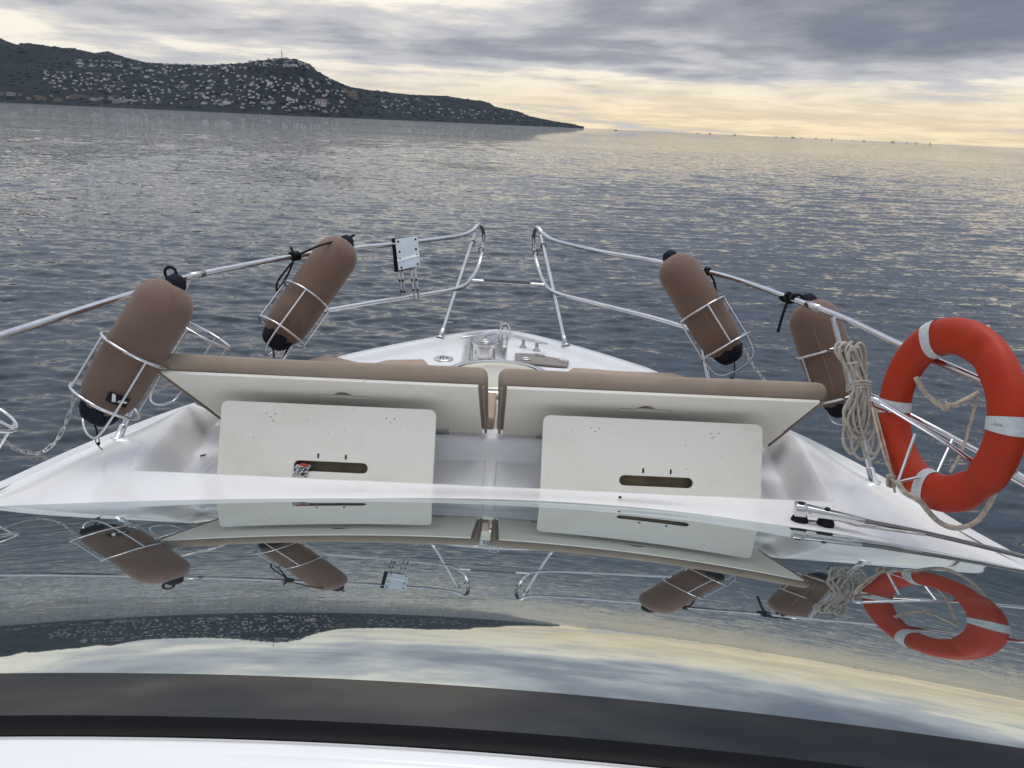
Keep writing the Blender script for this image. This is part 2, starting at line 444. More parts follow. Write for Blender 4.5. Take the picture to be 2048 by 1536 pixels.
# ------------------------------------------------------------------ headland with town
SKY = [(-420, 60), (-200, 50), (0, 76), (30, 90), (60, 87), (100, 94), (150, 98), (190, 107), (215, 103), (250, 115), (290, 125), (330, 129), (420, 131), (470, 129), (505, 124), (530, 120), (562, 116), (590, 120), (620, 132), (640, 147), (660, 158), (700, 174), (740, 181), (790, 187), (830, 190), (890, 192), (940, 200), (968, 203), (990, 214), (1030, 222), (1060, 233), (1110, 243), (1150, 249), (1163, 254), (1168, 257)]
def azel(x, y):
    d = ray(x, y); return math.atan2(d[0], d[1]), math.atan2(d[2], math.hypot(d[0], d[1]))
s_az = np.array([azel(*p)[0] for p in SKY]); s_el = np.array([azel(*p)[1] for p in SKY])
px_to_az = lambda x: azel(x, 250 + (x - 1024) * .045)[0]
rk = [(-420, 3300, 4700), (0, 3150, 4600), (200, 2950, 4350), (400, 2850, 3900), (520, 2800, 3450), (600, 2800, 3350), (660, 2850, 3450), (740, 3150, 3900), (900, 3700, 4500), (1060, 4450, 4900), (1150, 5000, 5150), (1168, 5150, 5230)]
k_az = np.array([px_to_az(p[0]) for p in rk]); k0 = np.array([p[1] for p in rk], float); k1 = np.array([p[2] for p in rk], float)
_gh = np.random.default_rng(5)
_ph = [(math.exp(_gh.uniform(math.log(120), math.log(900))), _gh.uniform(0, 6.28), _gh.uniform(0, 6.28)) for _ in range(40)]
def hnoise(X, Y):
    s = 0
    for L, th, ph in _ph: s = s + L / 900 * np.sin((X * math.cos(th) + Y * math.sin(th)) * 6.283 / L + ph)
    return s / 5
def terrain(az, t):
    """height and range at azimuth az, t in 0 (shore) .. 1 (ridge) .. 1.5 (behind)"""
    r_0 = np.interp(az, k_az, k0); r_1 = np.interp(az, k_az, k1)
    el = np.interp(az, s_az, s_el); H = np.maximum(r_1 * np.tan(el) + (CAM[2] - SEA), 1.0)
    r = r_0 + (r_1 - r_0) * t
    tt = np.clip(t, 0, 1)
    prof = .35 * tt + .65 * (tt * tt * (3 - 2 * tt))
    prof = prof * np.where(t > 1, np.maximum(1 - (t - 1) * 1.6, 0), 1)
    X = r * np.sin(az); Y = r * np.cos(az)
    n = hnoise(X, Y) * 60 * tt * (1 - tt) * 2.2
    h = np.where(t <= 1, np.minimum(H * prof + n * np.clip(H / 200, 0, 1), (r / r_1 * H) * 1.0 + 0 * t), H * prof)
    h = np.maximum(h, np.where(t > 0.005, 3.0 + 8 * tt, -2))
    return X + CAM[0], Y, SEA + h, r
def make_headland():
    na, nt = 420, 90
    az = np.linspace(px_to_az(-420), px_to_az(1168), na); t = np.concatenate([np.linspace(0, 1, 70), np.linspace(1.03, 1.7, 20)])
    Az, T = np.meshgrid(az, t)
    X, Y, Z, _ = terrain(Az, T)
    # small relief of tree cover along the ridge
    V = np.stack([X, Y, Z], -1).reshape(-1, 3); m = MB()
    F = []
    for j in range(len(t) - 1):
        for i in range(na - 1): F.append((j * na + i, j * na + i + 1, (j + 1) * na + i + 1, (j + 1) * na + i))
    m.add(V, F)
    def hillfn(N, b, pos):
        n = N.noise(pos, .006, 6, .65); n2 = N.noise(pos, .03, 4, .6)
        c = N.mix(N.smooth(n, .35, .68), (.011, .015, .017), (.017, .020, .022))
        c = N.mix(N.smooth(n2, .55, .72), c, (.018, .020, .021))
        N.l.new(c, b.inputs['Base Color'])
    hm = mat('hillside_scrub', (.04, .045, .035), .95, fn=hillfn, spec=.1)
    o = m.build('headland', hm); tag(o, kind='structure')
    # tree cover: many small lumpy crowns
    ico = bmesh.new(); bmesh.ops.create_icosphere(ico, subdivisions=1, radius=1)
    iv = np.array([v.co[:] for v in ico.verts]); iff = [tuple(v.index for v in f.verts) for f in ico.faces]; ico.free()
    m = MB(); g = np.random.default_rng(11)
    for i in range(2400):
        a = g.uniform(az[0] + .1, az[-1] - .002); t_ = g.uniform(.03, 1.0) ** .9
        if g.random() < .4: t_ = g.uniform(.97, 1.0)
        x, y, z, r = terrain(a, np.array(t_)); s_ = g.uniform(4, 9) * (.45 if t_ > .95 else 1)
        jit = 1 + g.uniform(-.3, .3, iv.shape)
        m.add(iv * jit * A(s_ * 1.5, s_ * 1.5, s_ * .55) + A(float(x), float(y), float(z) + s_ * .05), iff, True)
    tm = mat('far_foliage', (.028, .034, .036), .95, var=.5, vscale=.02, spec=.1)
    w = m.build('hillside_woodland', tm); tag(w, 'dark green scrub and pine wood covering the headland', 'woodland', kind='stuff')
make_headland()

def find_t(az, el):
    ts = np.linspace(.01, 1, 240); x, y, z, r = terrain(np.full(240, az), ts)
    e = np.arctan2(z - CAM[2], r); i = np.argmax(e >= el)
    if e.max() < el: i = int(np.argmax(e))
    return ts[i]
wallc = [mat('far_wall_white', (.58, .575, .57), .9), mat('far_wall_cream', (.46, .43, .38), .9), mat('far_wall_tan', (.24, .19, .155), .9), mat('far_wall_grey', (.38, .385, .39), .9)]
roofm = mat('far_roof_tile', (.15, .09, .07), .9); winm = mat('far_window', (.03, .035, .04), .3)
ORD = 'first second third fourth fifth sixth seventh eighth ninth tenth eleventh twelfth thirteenth fourteenth fifteenth sixteenth seventeenth eighteenth nineteenth twentieth'.split()
HOUSE_MESH = []
def house_mesh(kind, wm):
    """flat-roofed block, gabled villa or terraced block with window openings; unit metres"""
    g = random.Random(kind * 13 + 5)
    me = bpy.data.meshes.new('house'); V = []; F = []; MI = []
    def box(x0, x1, y0, y1, z0, z1, mi):
        o = len(V); V.extend([(x0, y0, z0), (x1, y0, z0), (x1, y1, z0), (x0, y1, z0), (x0, y0, z1), (x1, y0, z1), (x1, y1, z1), (x0, y1, z1)])
        F.extend([tuple(o + i for i in q) for q in ((0, 1, 5, 4), (1, 2, 6, 5), (2, 3, 7, 6), (3, 0, 4, 7), (4, 5, 6, 7))]); MI.extend([mi] * 5)
    W = [16, 12, 20, 24, 14, 30][kind]; Dp = [10, 9, 11, 12, 9, 14][kind]; Hh = [7, 6.5, 6, 10, 9, 14][kind]
    box(-W / 2, W / 2, -Dp / 2, Dp / 2, -3, Hh, 0)
    nf = max(1, int(Hh // 3)); nw = max(2, int(W // 4))
    for f_ in range(nf):
        for k in range(nw):
            xx = -W / 2 + (k + .5) * W / nw; box(xx - 1.0, xx + 1.0, -Dp / 2 - .15, -Dp / 2 + .2, f_ * 3 + .6, f_ * 3 + 2.3, 2)
    if kind in (1, 4):
        o = len(V); V.extend([(-W / 2 - .5, -Dp / 2 - .6, Hh), (W / 2 + .5, -Dp / 2 - .6, Hh), (W / 2 + .5, Dp / 2 + .6, Hh), (-W / 2 - .5, Dp / 2 + .6, Hh), (-W / 2 - .5, 0, Hh + 2.4), (W / 2 + .5, 0, Hh + 2.4)])
        F.extend([tuple(o + i for i in q) for q in ((0, 1, 5, 4), (2, 3, 4, 5), (0, 4, 3), (1, 2, 5))]); MI.extend([1] * 4)
    else:
        box(-W * .3, W * .12, -Dp * .2, Dp * .35, Hh, Hh + 2.6, 0)
        if kind in (2, 3): box(-W / 2 - 1, W / 2 - 3, -Dp / 2 - 4, -Dp / 2, -9, Hh * .45, 0)
    me.from_pydata(V, [], F)
    for mm in (wm, roofm, winm): me.materials.append(mm)
    me.polygons.foreach_set('material_index', MI); return me
for kd in range(6):
    for wm_ in wallc: HOUSE_MESH.append(house_mesh(kd, wm_))
def place_house(x, y, kd, ci, scale, label, group, name='hillside_house', cat='house', rot=None):
    az, el = azel(x, y); t_ = find_t(az, el); X, Y, Z, r = terrain(az, np.array(t_))
    o = bpy.data.objects.new(name, HOUSE_MESH[kd * 4 + ci]); col.objects.link(o)
    o.location = (float(X), float(Y), float(Z)); o.scale = (scale * 1.3, scale, scale * .85)
    o.rotation_euler = (0, 0, -az + (random.uniform(-.5, .5) if rot is None else rot)); tag(o, label, cat, group); return o
def yline(x): return 256 + (x - 1166) * .0453      # the waterline
ZONES = [  # x0 x1 height band above the waterline (px at x0 top, bottom), n, kinds, colours, label, group
    (152, 245, 88, 72, 18, (0, 1, 2), (0, 0, 3), 'the high cluster under the left ridge', 'houses of the high left cluster'),
    (300, 500, 104, 84, 30, (0, 1, 2, 4), (0, 0, 3, 1), 'the saddle left of the summit', 'houses along the saddle'),
    (500, 628, 107, 90, 26, (0, 2, 3, 4), (0, 0, 1, 3), 'the summit round the mast', 'houses on the summit'),
    (90, 250, 60, 24, 36, (0, 1, 3, 4), (0, 0, 1, 3), 'the left slope above the waterfront', 'houses on the lower left slope'),
    (240, 470, 88, 4, 70, (0, 1, 2, 3, 4), (0, 0, 0, 3, 1), 'the wooded middle slope', 'houses on the middle slope'),
    (470, 690, 70, 4, 66, (0, 1, 2, 3, 4), (0, 0, 0, 3, 1), 'the slope below the summit', 'houses below the summit'),
    (760, 880, 40, 8, 24, (0, 2, 4), (0, 0, 3), 'the shoulder beyond the brown fort', 'houses on the right shoulder'),
    (880, 1055, 22, 3, 20, (0, 1, 2), (0, 3, 3), 'the shore near the headland tip', 'houses near the point')]
RT_ = {0: 'flat-roofed', 1: 'tile-roofed', 2: 'long terraced', 3: 'big terraced', 4: 'tall tile-roofed', 5: 'big'}; CN_ = {0: 'white', 1: 'cream', 2: 'tan', 3: 'grey'}
for (x0, x1, hi, lo, n, kds, cs, lab, grp) in ZONES:
    pts = []
    for _ in range(n):
        for tr in range(60):
            x = random.uniform(x0, x1); h = random.uniform(lo, hi)
            if all(abs(x - a) > 11 or abs(h - b) > 6 for a, b in pts): break
        pts.append((x, h)); kd = random.choice(kds); ci = random.choice(cs)
        u_ = int(3 * (x - x0) / (x1 - x0 + .01)); v_ = 'upper' if h > (hi + lo) / 2 else 'lower'; pos = ('left', 'middle', 'right')[u_]
        place_house(x, yline(x) - 4 - h, kd, ci, random.uniform(.45, .75) * random.choice((.6, .8, .8, 1.0, 1.25)), f'{CN_[ci]} {RT_[kd]} house, {v_} {pos} of {lab}', f'{v_} {pos} {grp}, {CN_[ci]} {RT_[kd]}')
# the rest of the town, too small to tell apart
tv, tf, tm_ = [], [], []
for _ in range(330):
    x0, x1, hi, lo, n, kds, cs, lab, grp = random.choices(ZONES, [10, 34, 26, 50, 110, 120, 26, 20])[0]
    x = random.uniform(x0, x1); h = random.uniform(lo, hi); az, el = azel(x, yline(x) - 4 - h); t_ = find_t(az, el); X, Y, Z, r = map(float, terrain(az, np.array(t_)))
    w2, d2, h2 = random.uniform(3, 5.5), random.uniform(2.5, 4), random.uniform(1.8, 3.2); a_ = -az + random.uniform(-.4, .4); ca, sa = math.cos(a_), math.sin(a_)
    for (bx, by, bz0, bz1) in ((w2, d2, -2, h2), (w2 * .45, d2 * .6, h2, h2 + 2)):
        o_ = len(tv)
        for zz in (bz0, bz1):
            for (ux, uy) in ((-1, -1), (1, -1), (1, 1), (-1, 1)): tv.append((X + ux * bx * ca - uy * by * sa, Y + ux * bx * sa + uy * by * ca, Z + zz))
        for q in ((0, 1, 5, 4), (1, 2, 6, 5), (2, 3, 7, 6), (3, 0, 4, 7), (4, 5, 6, 7)): tf.append(tuple(o_ + i for i in q))
tmb = MB(); tmb.add(tv, tf, False); tag(tmb.build('distant_town', wallc[0]), 'mass of tiny pale houses filling the gaps on the town slopes', 'houses', kind='stuff')
for i in range(20):
    x = 4 + i * 16.5 + random.uniform(-4, 4)
    ci = random.choice((1, 2, 2, 1, 3, 2)); place_house(x, yline(x) - 3 - random.uniform(3, 14), random.choice((3, 5, 4)), ci, random.uniform(.6, 1.05), f'{CN_[ci]} apartment block on the left waterfront, {ORD[i]} from the left', 'waterfront blocks', 'apartment_block', 'building', 0)
place_house(641, yline(641) - 22, 4, 0, 2.0, 'tall white tower block at the right end of the town', None, 'tower_block', 'building', .2)
def fort():
    az, el = azel(697, 192); t_ = find_t(az, el); X, Y, Z, r = map(float, terrain(az, np.array(t_)))
    c = A(X, Y, Z); rf = empty('hill_fort', c, 'brown stone fort on the spur right of the town', 'fort')
    ax = (A(math.cos(az), -math.sin(az), 0), A(math.sin(az), math.cos(az), 0), A(0, 0, 1))
    sm = mat('fort_stone', (.21, .16, .12), .95, var=.3, vscale=.1)
    MB().rbox(c + A(0, 0, 2), ax, (34, 14, 15), .5, 1).build('wall', sm, rf)
    MB().rbox(c + ax[0] * -16 + A(0, 0, 16), ax, (12, 10, 9), .5, 1).build('keep', sm, rf)
    MB().rbox(c + ax[0] * 20 + A(0, 0, 12), ax, (9, 9, 9), .5, 1).build('bastion', sm, rf)
fort()
def mast():
    az, el = azel(564, 117); t_ = find_t(az, el); X, Y, Z, r = map(float, terrain(az, np.array(t_)))
    c = A(X, Y, Z); rf = empty('radio_mast', c, 'thin radio mast standing on the summit of the town hill', 'mast')
    mm = mat('mast_metal', (.3, .3, .32), .6)
    MB().tube([c, c + A(0, 0, 34)], [1.6, .8], 6).build('pole', mm, rf)
    MB().rbox(c + A(0, 0, 20), (A(1, 0, 0), A(0, 1, 0), A(0, 0, 1)), (2.4, 2.4, 1.2), .2, 1).build('antenna_drum', mm, rf)
mast()

# thin sea air
hz = bpy.data.materials.new('sea_air'); hz.use_nodes = True; hz.node_tree.nodes.remove(hz.node_tree.nodes['Principled BSDF'])
pv = hz.node_tree.nodes.new('ShaderNodeVolumePrincipled'); pv.inputs['Color'].default_value = (.66, .80, 1, 1); pv.inputs['Density'].default_value = 2.0e-5
hz.node_tree.links.new(pv.outputs[0], hz.node_tree.nodes['Material Output'].inputs['Volume'])
hzm = MB(); hzm.add([(x, y, z) for z in (SEA - 1, 480) for y in (-9600, 9600) for x in (-9600, 9600)], [(0, 2, 3, 1), (4, 5, 7, 6), (0, 1, 5, 4), (2, 6, 7, 3), (0, 4, 6, 2), (1, 3, 7, 5)], False)
tag(hzm.build('haze', hz), 'thin bluish sea air over the bay', 'haze', kind='stuff')

# boats far out
bhull = mat('far_boat_hull', (.10, .10, .11), .7); bcab = mat('far_boat_cabin', (.35, .35, .35), .7)
def far_boat(x, rng_m, L, lab, grp=None, head=0.3):
    az, _ = azel(x, 256 + (x - 1166) * .0453); p = A(CAM[0] + rng_m * math.sin(az), rng_m * math.cos(az), SEA)
    b = empty('fishing_boat', p, lab, 'boat', grp)
    c, s_ = math.cos(head - az), math.sin(head - az); ax = (A(c, s_, 0), A(-s_, c, 0), A(0, 0, 1))
    def w(q): return p + ax[0] * q[0] + ax[1] * q[1] + ax[2] * q[2]
    prof = [(-.5, .9), (-.2, 1), (.2, .95), (.42, .5), (.5, .04)]; m = MB(); V = []; n = len(prof)
    for (u, q) in prof:
        bw = L * .14 * q; sh = L * (.10 + .05 * max(0, u) ** 2 * 4)
        V += [w((u * L, -bw, sh)), w((u * L * .94, -bw * .7, -.5)), w((u * L * .94, bw * .7, -.5)), w((u * L, bw, sh))]
    F = [(i * 4 + k, i * 4 + (k + 1) % 4, i * 4 + 4 + (k + 1) % 4, i * 4 + 4 + k) for i in range(n - 1) for k in range(4)] + [(0, 3, 2, 1)]
    m.add(V, F, False).build('hull', bhull, b)
    MB().rbox(w((-.12 * L, 0, L * .17)), ax, (L * .13, L * .08, L * .09), .05, 1).build('wheelhouse', bcab, b)
    MB().tube([w((.02 * L, 0, L * .1)), w((.02 * L, 0, L * .55))], L * .012, 6).build('mast', bhull, b)
for i, x in enumerate([1396, 1420, 1470, 1486, 1552, 1586, 1603, 1632, 1664, 1706, 1728, 1786, 1814, 1833, 1860]):
    far_boat(x, 5200 + 300 * (i % 4), 16 + 5 * (i % 3), f'tiny fishing boat on the right horizon, {ORD[i]} of the row from the left', 'fishing boats on the horizon', .2 + (i % 5) * .4)
far_boat(1232, 2300, 9, 'small dark motorboat just off the tip of the headland', head=.1)
far_boat(828, 1500, 7, 'small dark reddish boat in front of the wooded shore', head=.5)
for i, x in enumerate([12, 60, 205, 447, 520, 536]):
    far_boat(x, 2650 if x > 300 else 2800, 13, f'small boat moored along the town waterfront, {ORD[i]} from the left', 'boats moored off the town', .3 * i)

# ------------------------------------------------------------------ the yacht
yacht = empty('motor_yacht', (0, 0, SEA), 'white motor yacht foredeck seen from above its dark windshield', 'boat')
def cowl_y(x): return -.0164 * x ** 3 - .055 * x * x + .0411 * x + 2.6908      # foot of the windshield
def cowl_z(x): return .1734 - .0323 * (x - .08) ** 2
WY = np.array([-6, 0, 2.0, 2.6, 3.0, 3.43, 3.9, 4.4, 4.93, 5.2, 5.45, 5.62, 5.70, 5.74]); WW = np.array([1.9, 2.08, 2.08, 2.02, 1.955, 1.83, 1.635, 1.34, .93, .69, .44, .24, .12, .02])
def wid(y): return np.interp(y, WY, WW)
def ysm(y):   # smoothed outline
    return sum(wid(y + d) for d in (-.12, -.06, 0, .06, .12)) / 5 if y < 5.4 else wid(y)
def zdeck(x, y):
    w = ysm(y); ax = abs(x)
    edge = -.005 + .02 * float(smst(y, 4.6, 5.7))
    rim = min(1.5, w - .16)
    t_ = min(max((ax - rim) / (w - .02 - rim), 0), 1); side = .085 - (.085 - edge) * t_ ** 1.5
    z = side
    # forward: platform under the flat cushions, then lower foredeck with a raised toe lip
    fore = float(smst(y, 4.72, 4.86))
    lip = float(smst(ax, w - .17, w - .06))
    zf = .015 + .045 * lip - .02 * float(smst(ax, w - .03, w))
    z = z * (1 - fore) + zf * fore
    tr = float(smst(y, 4.79, 4.82)) * float(smst(x, -.235, -.215)) * (1 - float(smst(x, .035, .055))) * (1 - float(smst(y, 5.66, 5.68)))
    z -= .11 * tr
    yf = float(cowl_y(np.clip(x, -1.95, 1.95)))
    z += max(float(cowl_z(np.clip(x, -1.95, 1.95))) - .012 - z, 0) * (1 - float(smst(y, yf, 3.0)))
    # the well behind the backrests, with sloping sides
    rx = 1.43 + .12 * min(max((y - 2.95) / .95, 0), 1)
    pr = min(max((rx - ax) / .09, 0), 1); pr = pr * .7 + .3 * pr * pr * (3 - 2 * pr)
    zn = float(smst(y, 2.995, 3.025)) * (1 - float(smst(y, 3.90, 4.05)))
    gut = float(smst(ax, 1.235, 1.275))
    z -= (.115 + .035 * gut) * pr * zn * (1 - float(smst(y, 3.50, 3.53)) * (1 - float(smst(ax, 1.22, 1.27))))
    return z
def make_deck():
    m = MB()
    ys = np.unique(np.concatenate([np.linspace(-6, 2.2, 24), np.arange(2.2, 2.96, .03), np.arange(2.96, 3.08, .012), np.arange(3.08, 3.48, .05), np.arange(3.48, 3.56, .01), np.arange(3.56, 4.7, .05), np.arange(4.7, 5.0, .015), np.arange(5.0, 5.6, .04), np.arange(5.6, 5.74, .012), [5.74]]).round(4))
    na = 281
    def fn(u, y): x = u * ysm(y); return (x, y, zdeck(x, y))
    us = np.linspace(-1, 1, na)
    m.grid(fn, us, ys)
    m.build('deck', gel, yacht)
    # hull shell
    h = MB(); ysx = np.concatenate([np.linspace(-6, 3, 20), np.linspace(3.2, 5.74, 40)])
    lev = [(0, 1.0, 0), (.02, 1.012, .01), (-.05, 1.02, .012), (-.09, 1.005, .0), (-.5, .95, -.10), (-1.1, .80, -.38), (-1.75, .62, -.75), (-2.3, .3, -1.1)]
    for sgn in (-1, 1):
        def hf(k, y):
            dz, sc_, dy = lev[int(k)]; w = ysm(y)
            e = zdeck(w, y); yy = y + dy * float(smst(y, 2.5, 5.74))
            return (sgn * w * sc_ if y > 0 or True else 0, yy, (e if k == 0 else e + dz))
        h.grid(hf, list(range(1, len(lev))), ysx, flip=(sgn < 0))
        h.grid(hf, [0, 1], ysx, flip=(sgn < 0))
    h.build('hull', gel, yacht)
    r = MB()
    for sgn in (-1, 1):
        r.tube([A(sgn * ysm(y) * 1.02, y + .012, zdeck(ysm(y), y) - .10) for y in ysx], .022, 8)
    r.build('rubbing_strake', steel_dull, yacht)
make_deck()

# windshield: raked, convex sheet rising aft
def yfront(x): return cowl_y(x)
def zglass(x, y):
    d = cowl_y(x) - y
    return cowl_z(x) + .4725 * d + .0262 * d * d - .0213 * d ** 3 + x * x * (.0688 * d - .1116 * d * d + .037 * d ** 3) + x * (-.0371 * d + .0168 * d * d)
def yfrit(x): return max(.4807 - .0428 * x - .2065 * x * x, .19)
def ygask(x): return max(.4189 - .0321 * x - .2016 * x * x, .14)
def yroof(x): return max(.4013 - .0333 * x - .21 * x * x, .122)
def make_windshield():
    us = np.linspace(-1.95, 1.95, 150)
    def g(fa, fb, n):
        m = MB()
        def fn(u, v):
            y = fa(u) + (fb(u) - fa(u)) * v; return (u, y, zglass(u, y))
        m.grid(fn, us, np.linspace(0, 1, n), flip=True); return m
    ws = g(yfront, yfrit, 90).build('windshield', glass, yacht)
    g(yfrit, ygask, 6).build('black_border', frit, ws)
    m = MB(); m.tube([A(u, yfront(u) + .003, cowl_z(u) - .005) for u in us], .006, 6)
    m.build('seal', mat('grey_seal', (.35, .36, .36), .5), ws)
    m = MB(); m.grid(lambda u, v: (u, ygask(u) + (yroof(u) - ygask(u)) * v, zglass(u, ygask(u)) - .008 * math.sin(v * 3.1416)), us, np.linspace(0, 1, 6), flip=True)
    m.build('rubber_gasket', rubber, ws)
    # sides down to the deck
    for s_ in (-1, 1):
        m = MB(); ys = np.linspace(yfront(1.95), -4, 30)
        m.grid(lambda k, y: (s_ * (1.95 + .03 * k), y, (zglass(1.95, max(y, ygask(1.95))) if k == 0 else .0)), [0, 1], ys, flip=(s_ > 0))
        m.build('cabin_side', gel, yacht)
    # roof behind the glass
    def rf(u, d):
        z = zglass(u, ygask(u)) - .001 + .005 * float(smst(d, 0, .012)) + .10 * (1 - math.exp(-d * 2.2))
        k = float(smst(u, -.10, -.06)) * (1 - float(smst(u, .75, .80))) * float(smst(d, .020, .026))      # shallow moulded panel
        return (u, yroof(u) - d, z - .004 * k)
    ds = np.concatenate([np.linspace(0, .02, 10), np.linspace(.022, .09, 24), np.linspace(.1, 4.4, 30)])
    m = MB(); m.grid(rf, np.linspace(-1.95, 1.95, 200), ds, flip=True); m.build('cabin_roof', gel, yacht)
make_windshield()

# hinged backrests
TAU = R_(47); U = A(0, -math.cos(TAU), math.sin(TAU)); NN = A(0, math.sin(TAU), math.cos(TAU)); EX = A(1, 0, 0)
HY, HZ = 3.555, .095
def outline_mesh(outer, holes, o, ex, ey, en, thick):
    """flat board with real cut-outs: outline and holes in local (a, b), extruded along en"""
    cu = bpy.data.curves.new('outline', 'CURVE'); cu.dimensions = '2D'; cu.fill_mode = 'BOTH'; cu.extrude = thick / 2; cu.bevel_depth = .0025; cu.bevel_resolution = 1
    for poly in [outer] + holes:
        sp = cu.splines.new('POLY'); sp.points.add(len(poly) - 1); sp.use_cyclic_u = True
        for p_, q in zip(sp.points, poly): p_.co = (q[0], q[1], 0, 1)
    ob = bpy.data.objects.new('outline', cu); col.objects.link(ob)
    dg = bpy.context.evaluated_depsgraph_get(); me = bpy.data.meshes.new_from_object(ob.evaluated_get(dg))
    V = [o + ex * v.co.x + ey * v.co.y + en * v.co.z for v in me.vertices]; F = [tuple(p.vertices) for p in me.polygons]
    bpy.data.objects.remove(ob); bpy.data.curves.remove(cu); bpy.data.meshes.remove(me)
    m = MB(); m.add(V, F, False); return m
def rrect(x0, x1, y0, y1, r, n=5, rb=None):
    P = []
    rb = r if rb is None else rb
    for cx, cy, a, rr in ((x1 - rb, y0 + rb, -90, rb), (x1 - r, y1 - r, 0, r), (x0 + r, y1 - r, 90, r), (x0 + rb, y0 + rb, 180, rb)):
        for k in range(n + 1):
            t = R_(a + 90 * k / n); P.append((cx + rr * math.cos(t), cy + rr * math.sin(t)))
    return P
def circ(x, y, r, n=8): return [(x + r * math.cos(6.283 * k / n), y + r * math.sin(6.283 * k / n)) for k in range(n)]
def make_backrest(s_, xin, xo_b, xo_t, L=.485, th=.09):
    """s_ = -1 port, +1 starboard"""
    wb, wt = abs(xo_b - xin), abs(xo_t - xin); half = wb / 2
    c0 = A((xin + xo_b) / 2, HY, HZ)
    # backing panel (trapezoid, follows the widening deck)
    def P(a, b, n=0.0): return A(xin, HY, HZ) + EX * s_ * a + U * b + NN * n
    outer = [(.030, .016), (wb - .034, .016), (wt - .05, L - .022), (.042, L - .022)]
    slot = [(wb * .5 - .115, L * .70 - .002), (wb * .5 - .05, L * .70 - .002)] + [(wb * .5 - .045 + .09 * k / 6, L * .70 + .030 * math.sin(math.pi * k / 6)) for k in range(7)] + [(wb * .5 + .115, L * .70), (wb * .5 + .115, L * .70 - .022), (wb * .5 - .115, L * .70 - .022)]
    if s_ < 0: pass
    bp = outline_mesh(outer, [slot], A(xin, HY, HZ), EX * s_, U, NN, .010)
    br = bp.build('backrest', board, yacht, recalc=True)
    # upholstery with rounded edges
    Wm = wt
    def warp(q):
        a = (q[0] / (wt / 2) + 1) / 2; b = (q[1] / (L / 2) + 1) / 2
        w_here = wb + (wt - wb) * b
        sag = .0025 * math.sin(a * 9.0 + s_) * b * (1 if q[2] > 0 else .3)
        return A(a * w_here, b * L + sag * .6, q[2] + .002 * math.sin(a * 7 + 1.3) * b)
    m = MB(); m.rbox(A(xin, HY, HZ) + NN * (.006 + th / 2), (EX * s_, U, NN), (wt / 2, L / 2, th / 2), .04, 5, warp)
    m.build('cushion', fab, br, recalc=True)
    # welt folded round the back edge of the cover
    m = MB(); pts = [P(.010, .01, -.001), P(.018, L - .025, -.001), P(wt - .030, L - .025, -.001), P(wb - .012, .01, -.001)]
    m.tube(pts[:2], .006, 8); m.build('cover_hem', fab, br); m = MB(); m.tube(pts[2:], .006, 8); m.build('cover_hem', fab, br)
    m = MB(); m.rbox(A(xin, HY, HZ) + EX * s_ * wb * .5 + U * (L * .70) + NN * .007, (EX, U, NN), (.13, .03, .001), .0005, 1); m.build('slot_backing', dark, br)
    for a in (.22, wb - .25):
        m = MB(); hp = P(a, .02, -.010); m.rbox(hp, (EX, U, NN), (.035, .022, .004), .002, 1); m.tube([hp - EX * .038 - U * .02, hp + EX * .038 - U * .02], .006, 8)
        m.build('hinge', steel_dull, br)
    # fine crack in the panel paint
    return br
bl = make_backrest(-1, -.004, -1.275, -1.44)
brr = make_backrest(1, .040, 1.345, 1.46)
m = MB(); 
for a, b, c, d in ((.62, .40, .60, .33),): m.tube([A(-.018 - a + .12, HY, HZ) + U * .50 - NN * .0062, A(-.018 - a + .09, HY, HZ) + U * .40 - NN * .0062], .0012, 4)
m.build('crack', mat('crack_line', (.4, .37, .3), .8), bl)

# prop boards under the backrests
def make_board(x0, x1, ang, rope=False):
    base = A((x0 + x1) / 2, 3.15, -.027); W2 = (x1 - x0) / 2; H = .352
    ey = nrm(A(0, math.sin(ang), math.cos(ang))); en = np.cross(EX, ey)
    holes = [rrect(-.155 + .015, .185, .062, .112, .0249)]
    h = holes[0]
    for q in (-.035 + .0, .085): holes.append(rrect(q - .007, q + .007, .118, .146, .0069, 3))
    for q in (-.25, .27): holes += [circ(q - .018, H - .045, .0052), circ(q + .018, H - .045, .0052), circ(q, H - .06, .0052)]
    b = outline_mesh(rrect(-W2, W2, 0, H, .028, 5, .004), holes, base, EX, ey, en, .016).build('prop_board', board, yacht, recalc=True)
    m = MB()
    for q in (-.22, .24): m.rbox(base + EX * q + ey * .012 + en * .018, (EX, ey, en), (.03, .012, .006), .002, 1)
    m.build('foot_hinge', steel_dull, b)
    ib = base + ey * .10 + en * (.05 if en[1] > 0 else -.05)
    MB().rbox(ib, (EX, ey, en), (W2 - .12, .085, .006), .003, 1).build('added_slot_panel', mat('slot_dark_brown', (.16, .125, .075), .7, var=.25, vscale=12), b)  # brown panel added behind the board so its slot looks dark inside
    return base, ey, en
b1 = make_board(-1.155, -.225, R_(21)); b2 = make_board(.245, 1.195, R_(21))
# rope tail pulled through the left slot
re = empty('rope_tail', b1[0] + A(-.10, 0, .0), 'black and white striped rope tail with red end in the left slot', 'rope')
bb, ey, en = b1
front = -en if (-en) @ A(0, -1, 0) > 0 else en
for k in range(5):
    x = -.128 + .0125 * k; m = MB()
    m.tube(spline([bb + EX * (x * .6 - .04) + ey * .084 - front * .02, bb + EX * (x + .008) + ey * .086 + front * .012, bb + EX * x + ey * .07 + front * .020, bb + EX * (x - .004) + ey * .040 + front * .016], 5), .0066, 7)
    m.build('strand', stripe, re)
m = MB(); m.tube(spline([bb + EX * -.115 + ey * .084 + front * .004, bb + EX * -.095 + ey * .091 + front * .016, bb + EX * -.072 + ey * .084 + front * .006], 5), .008, 8); m.build('whipping', redm, re)
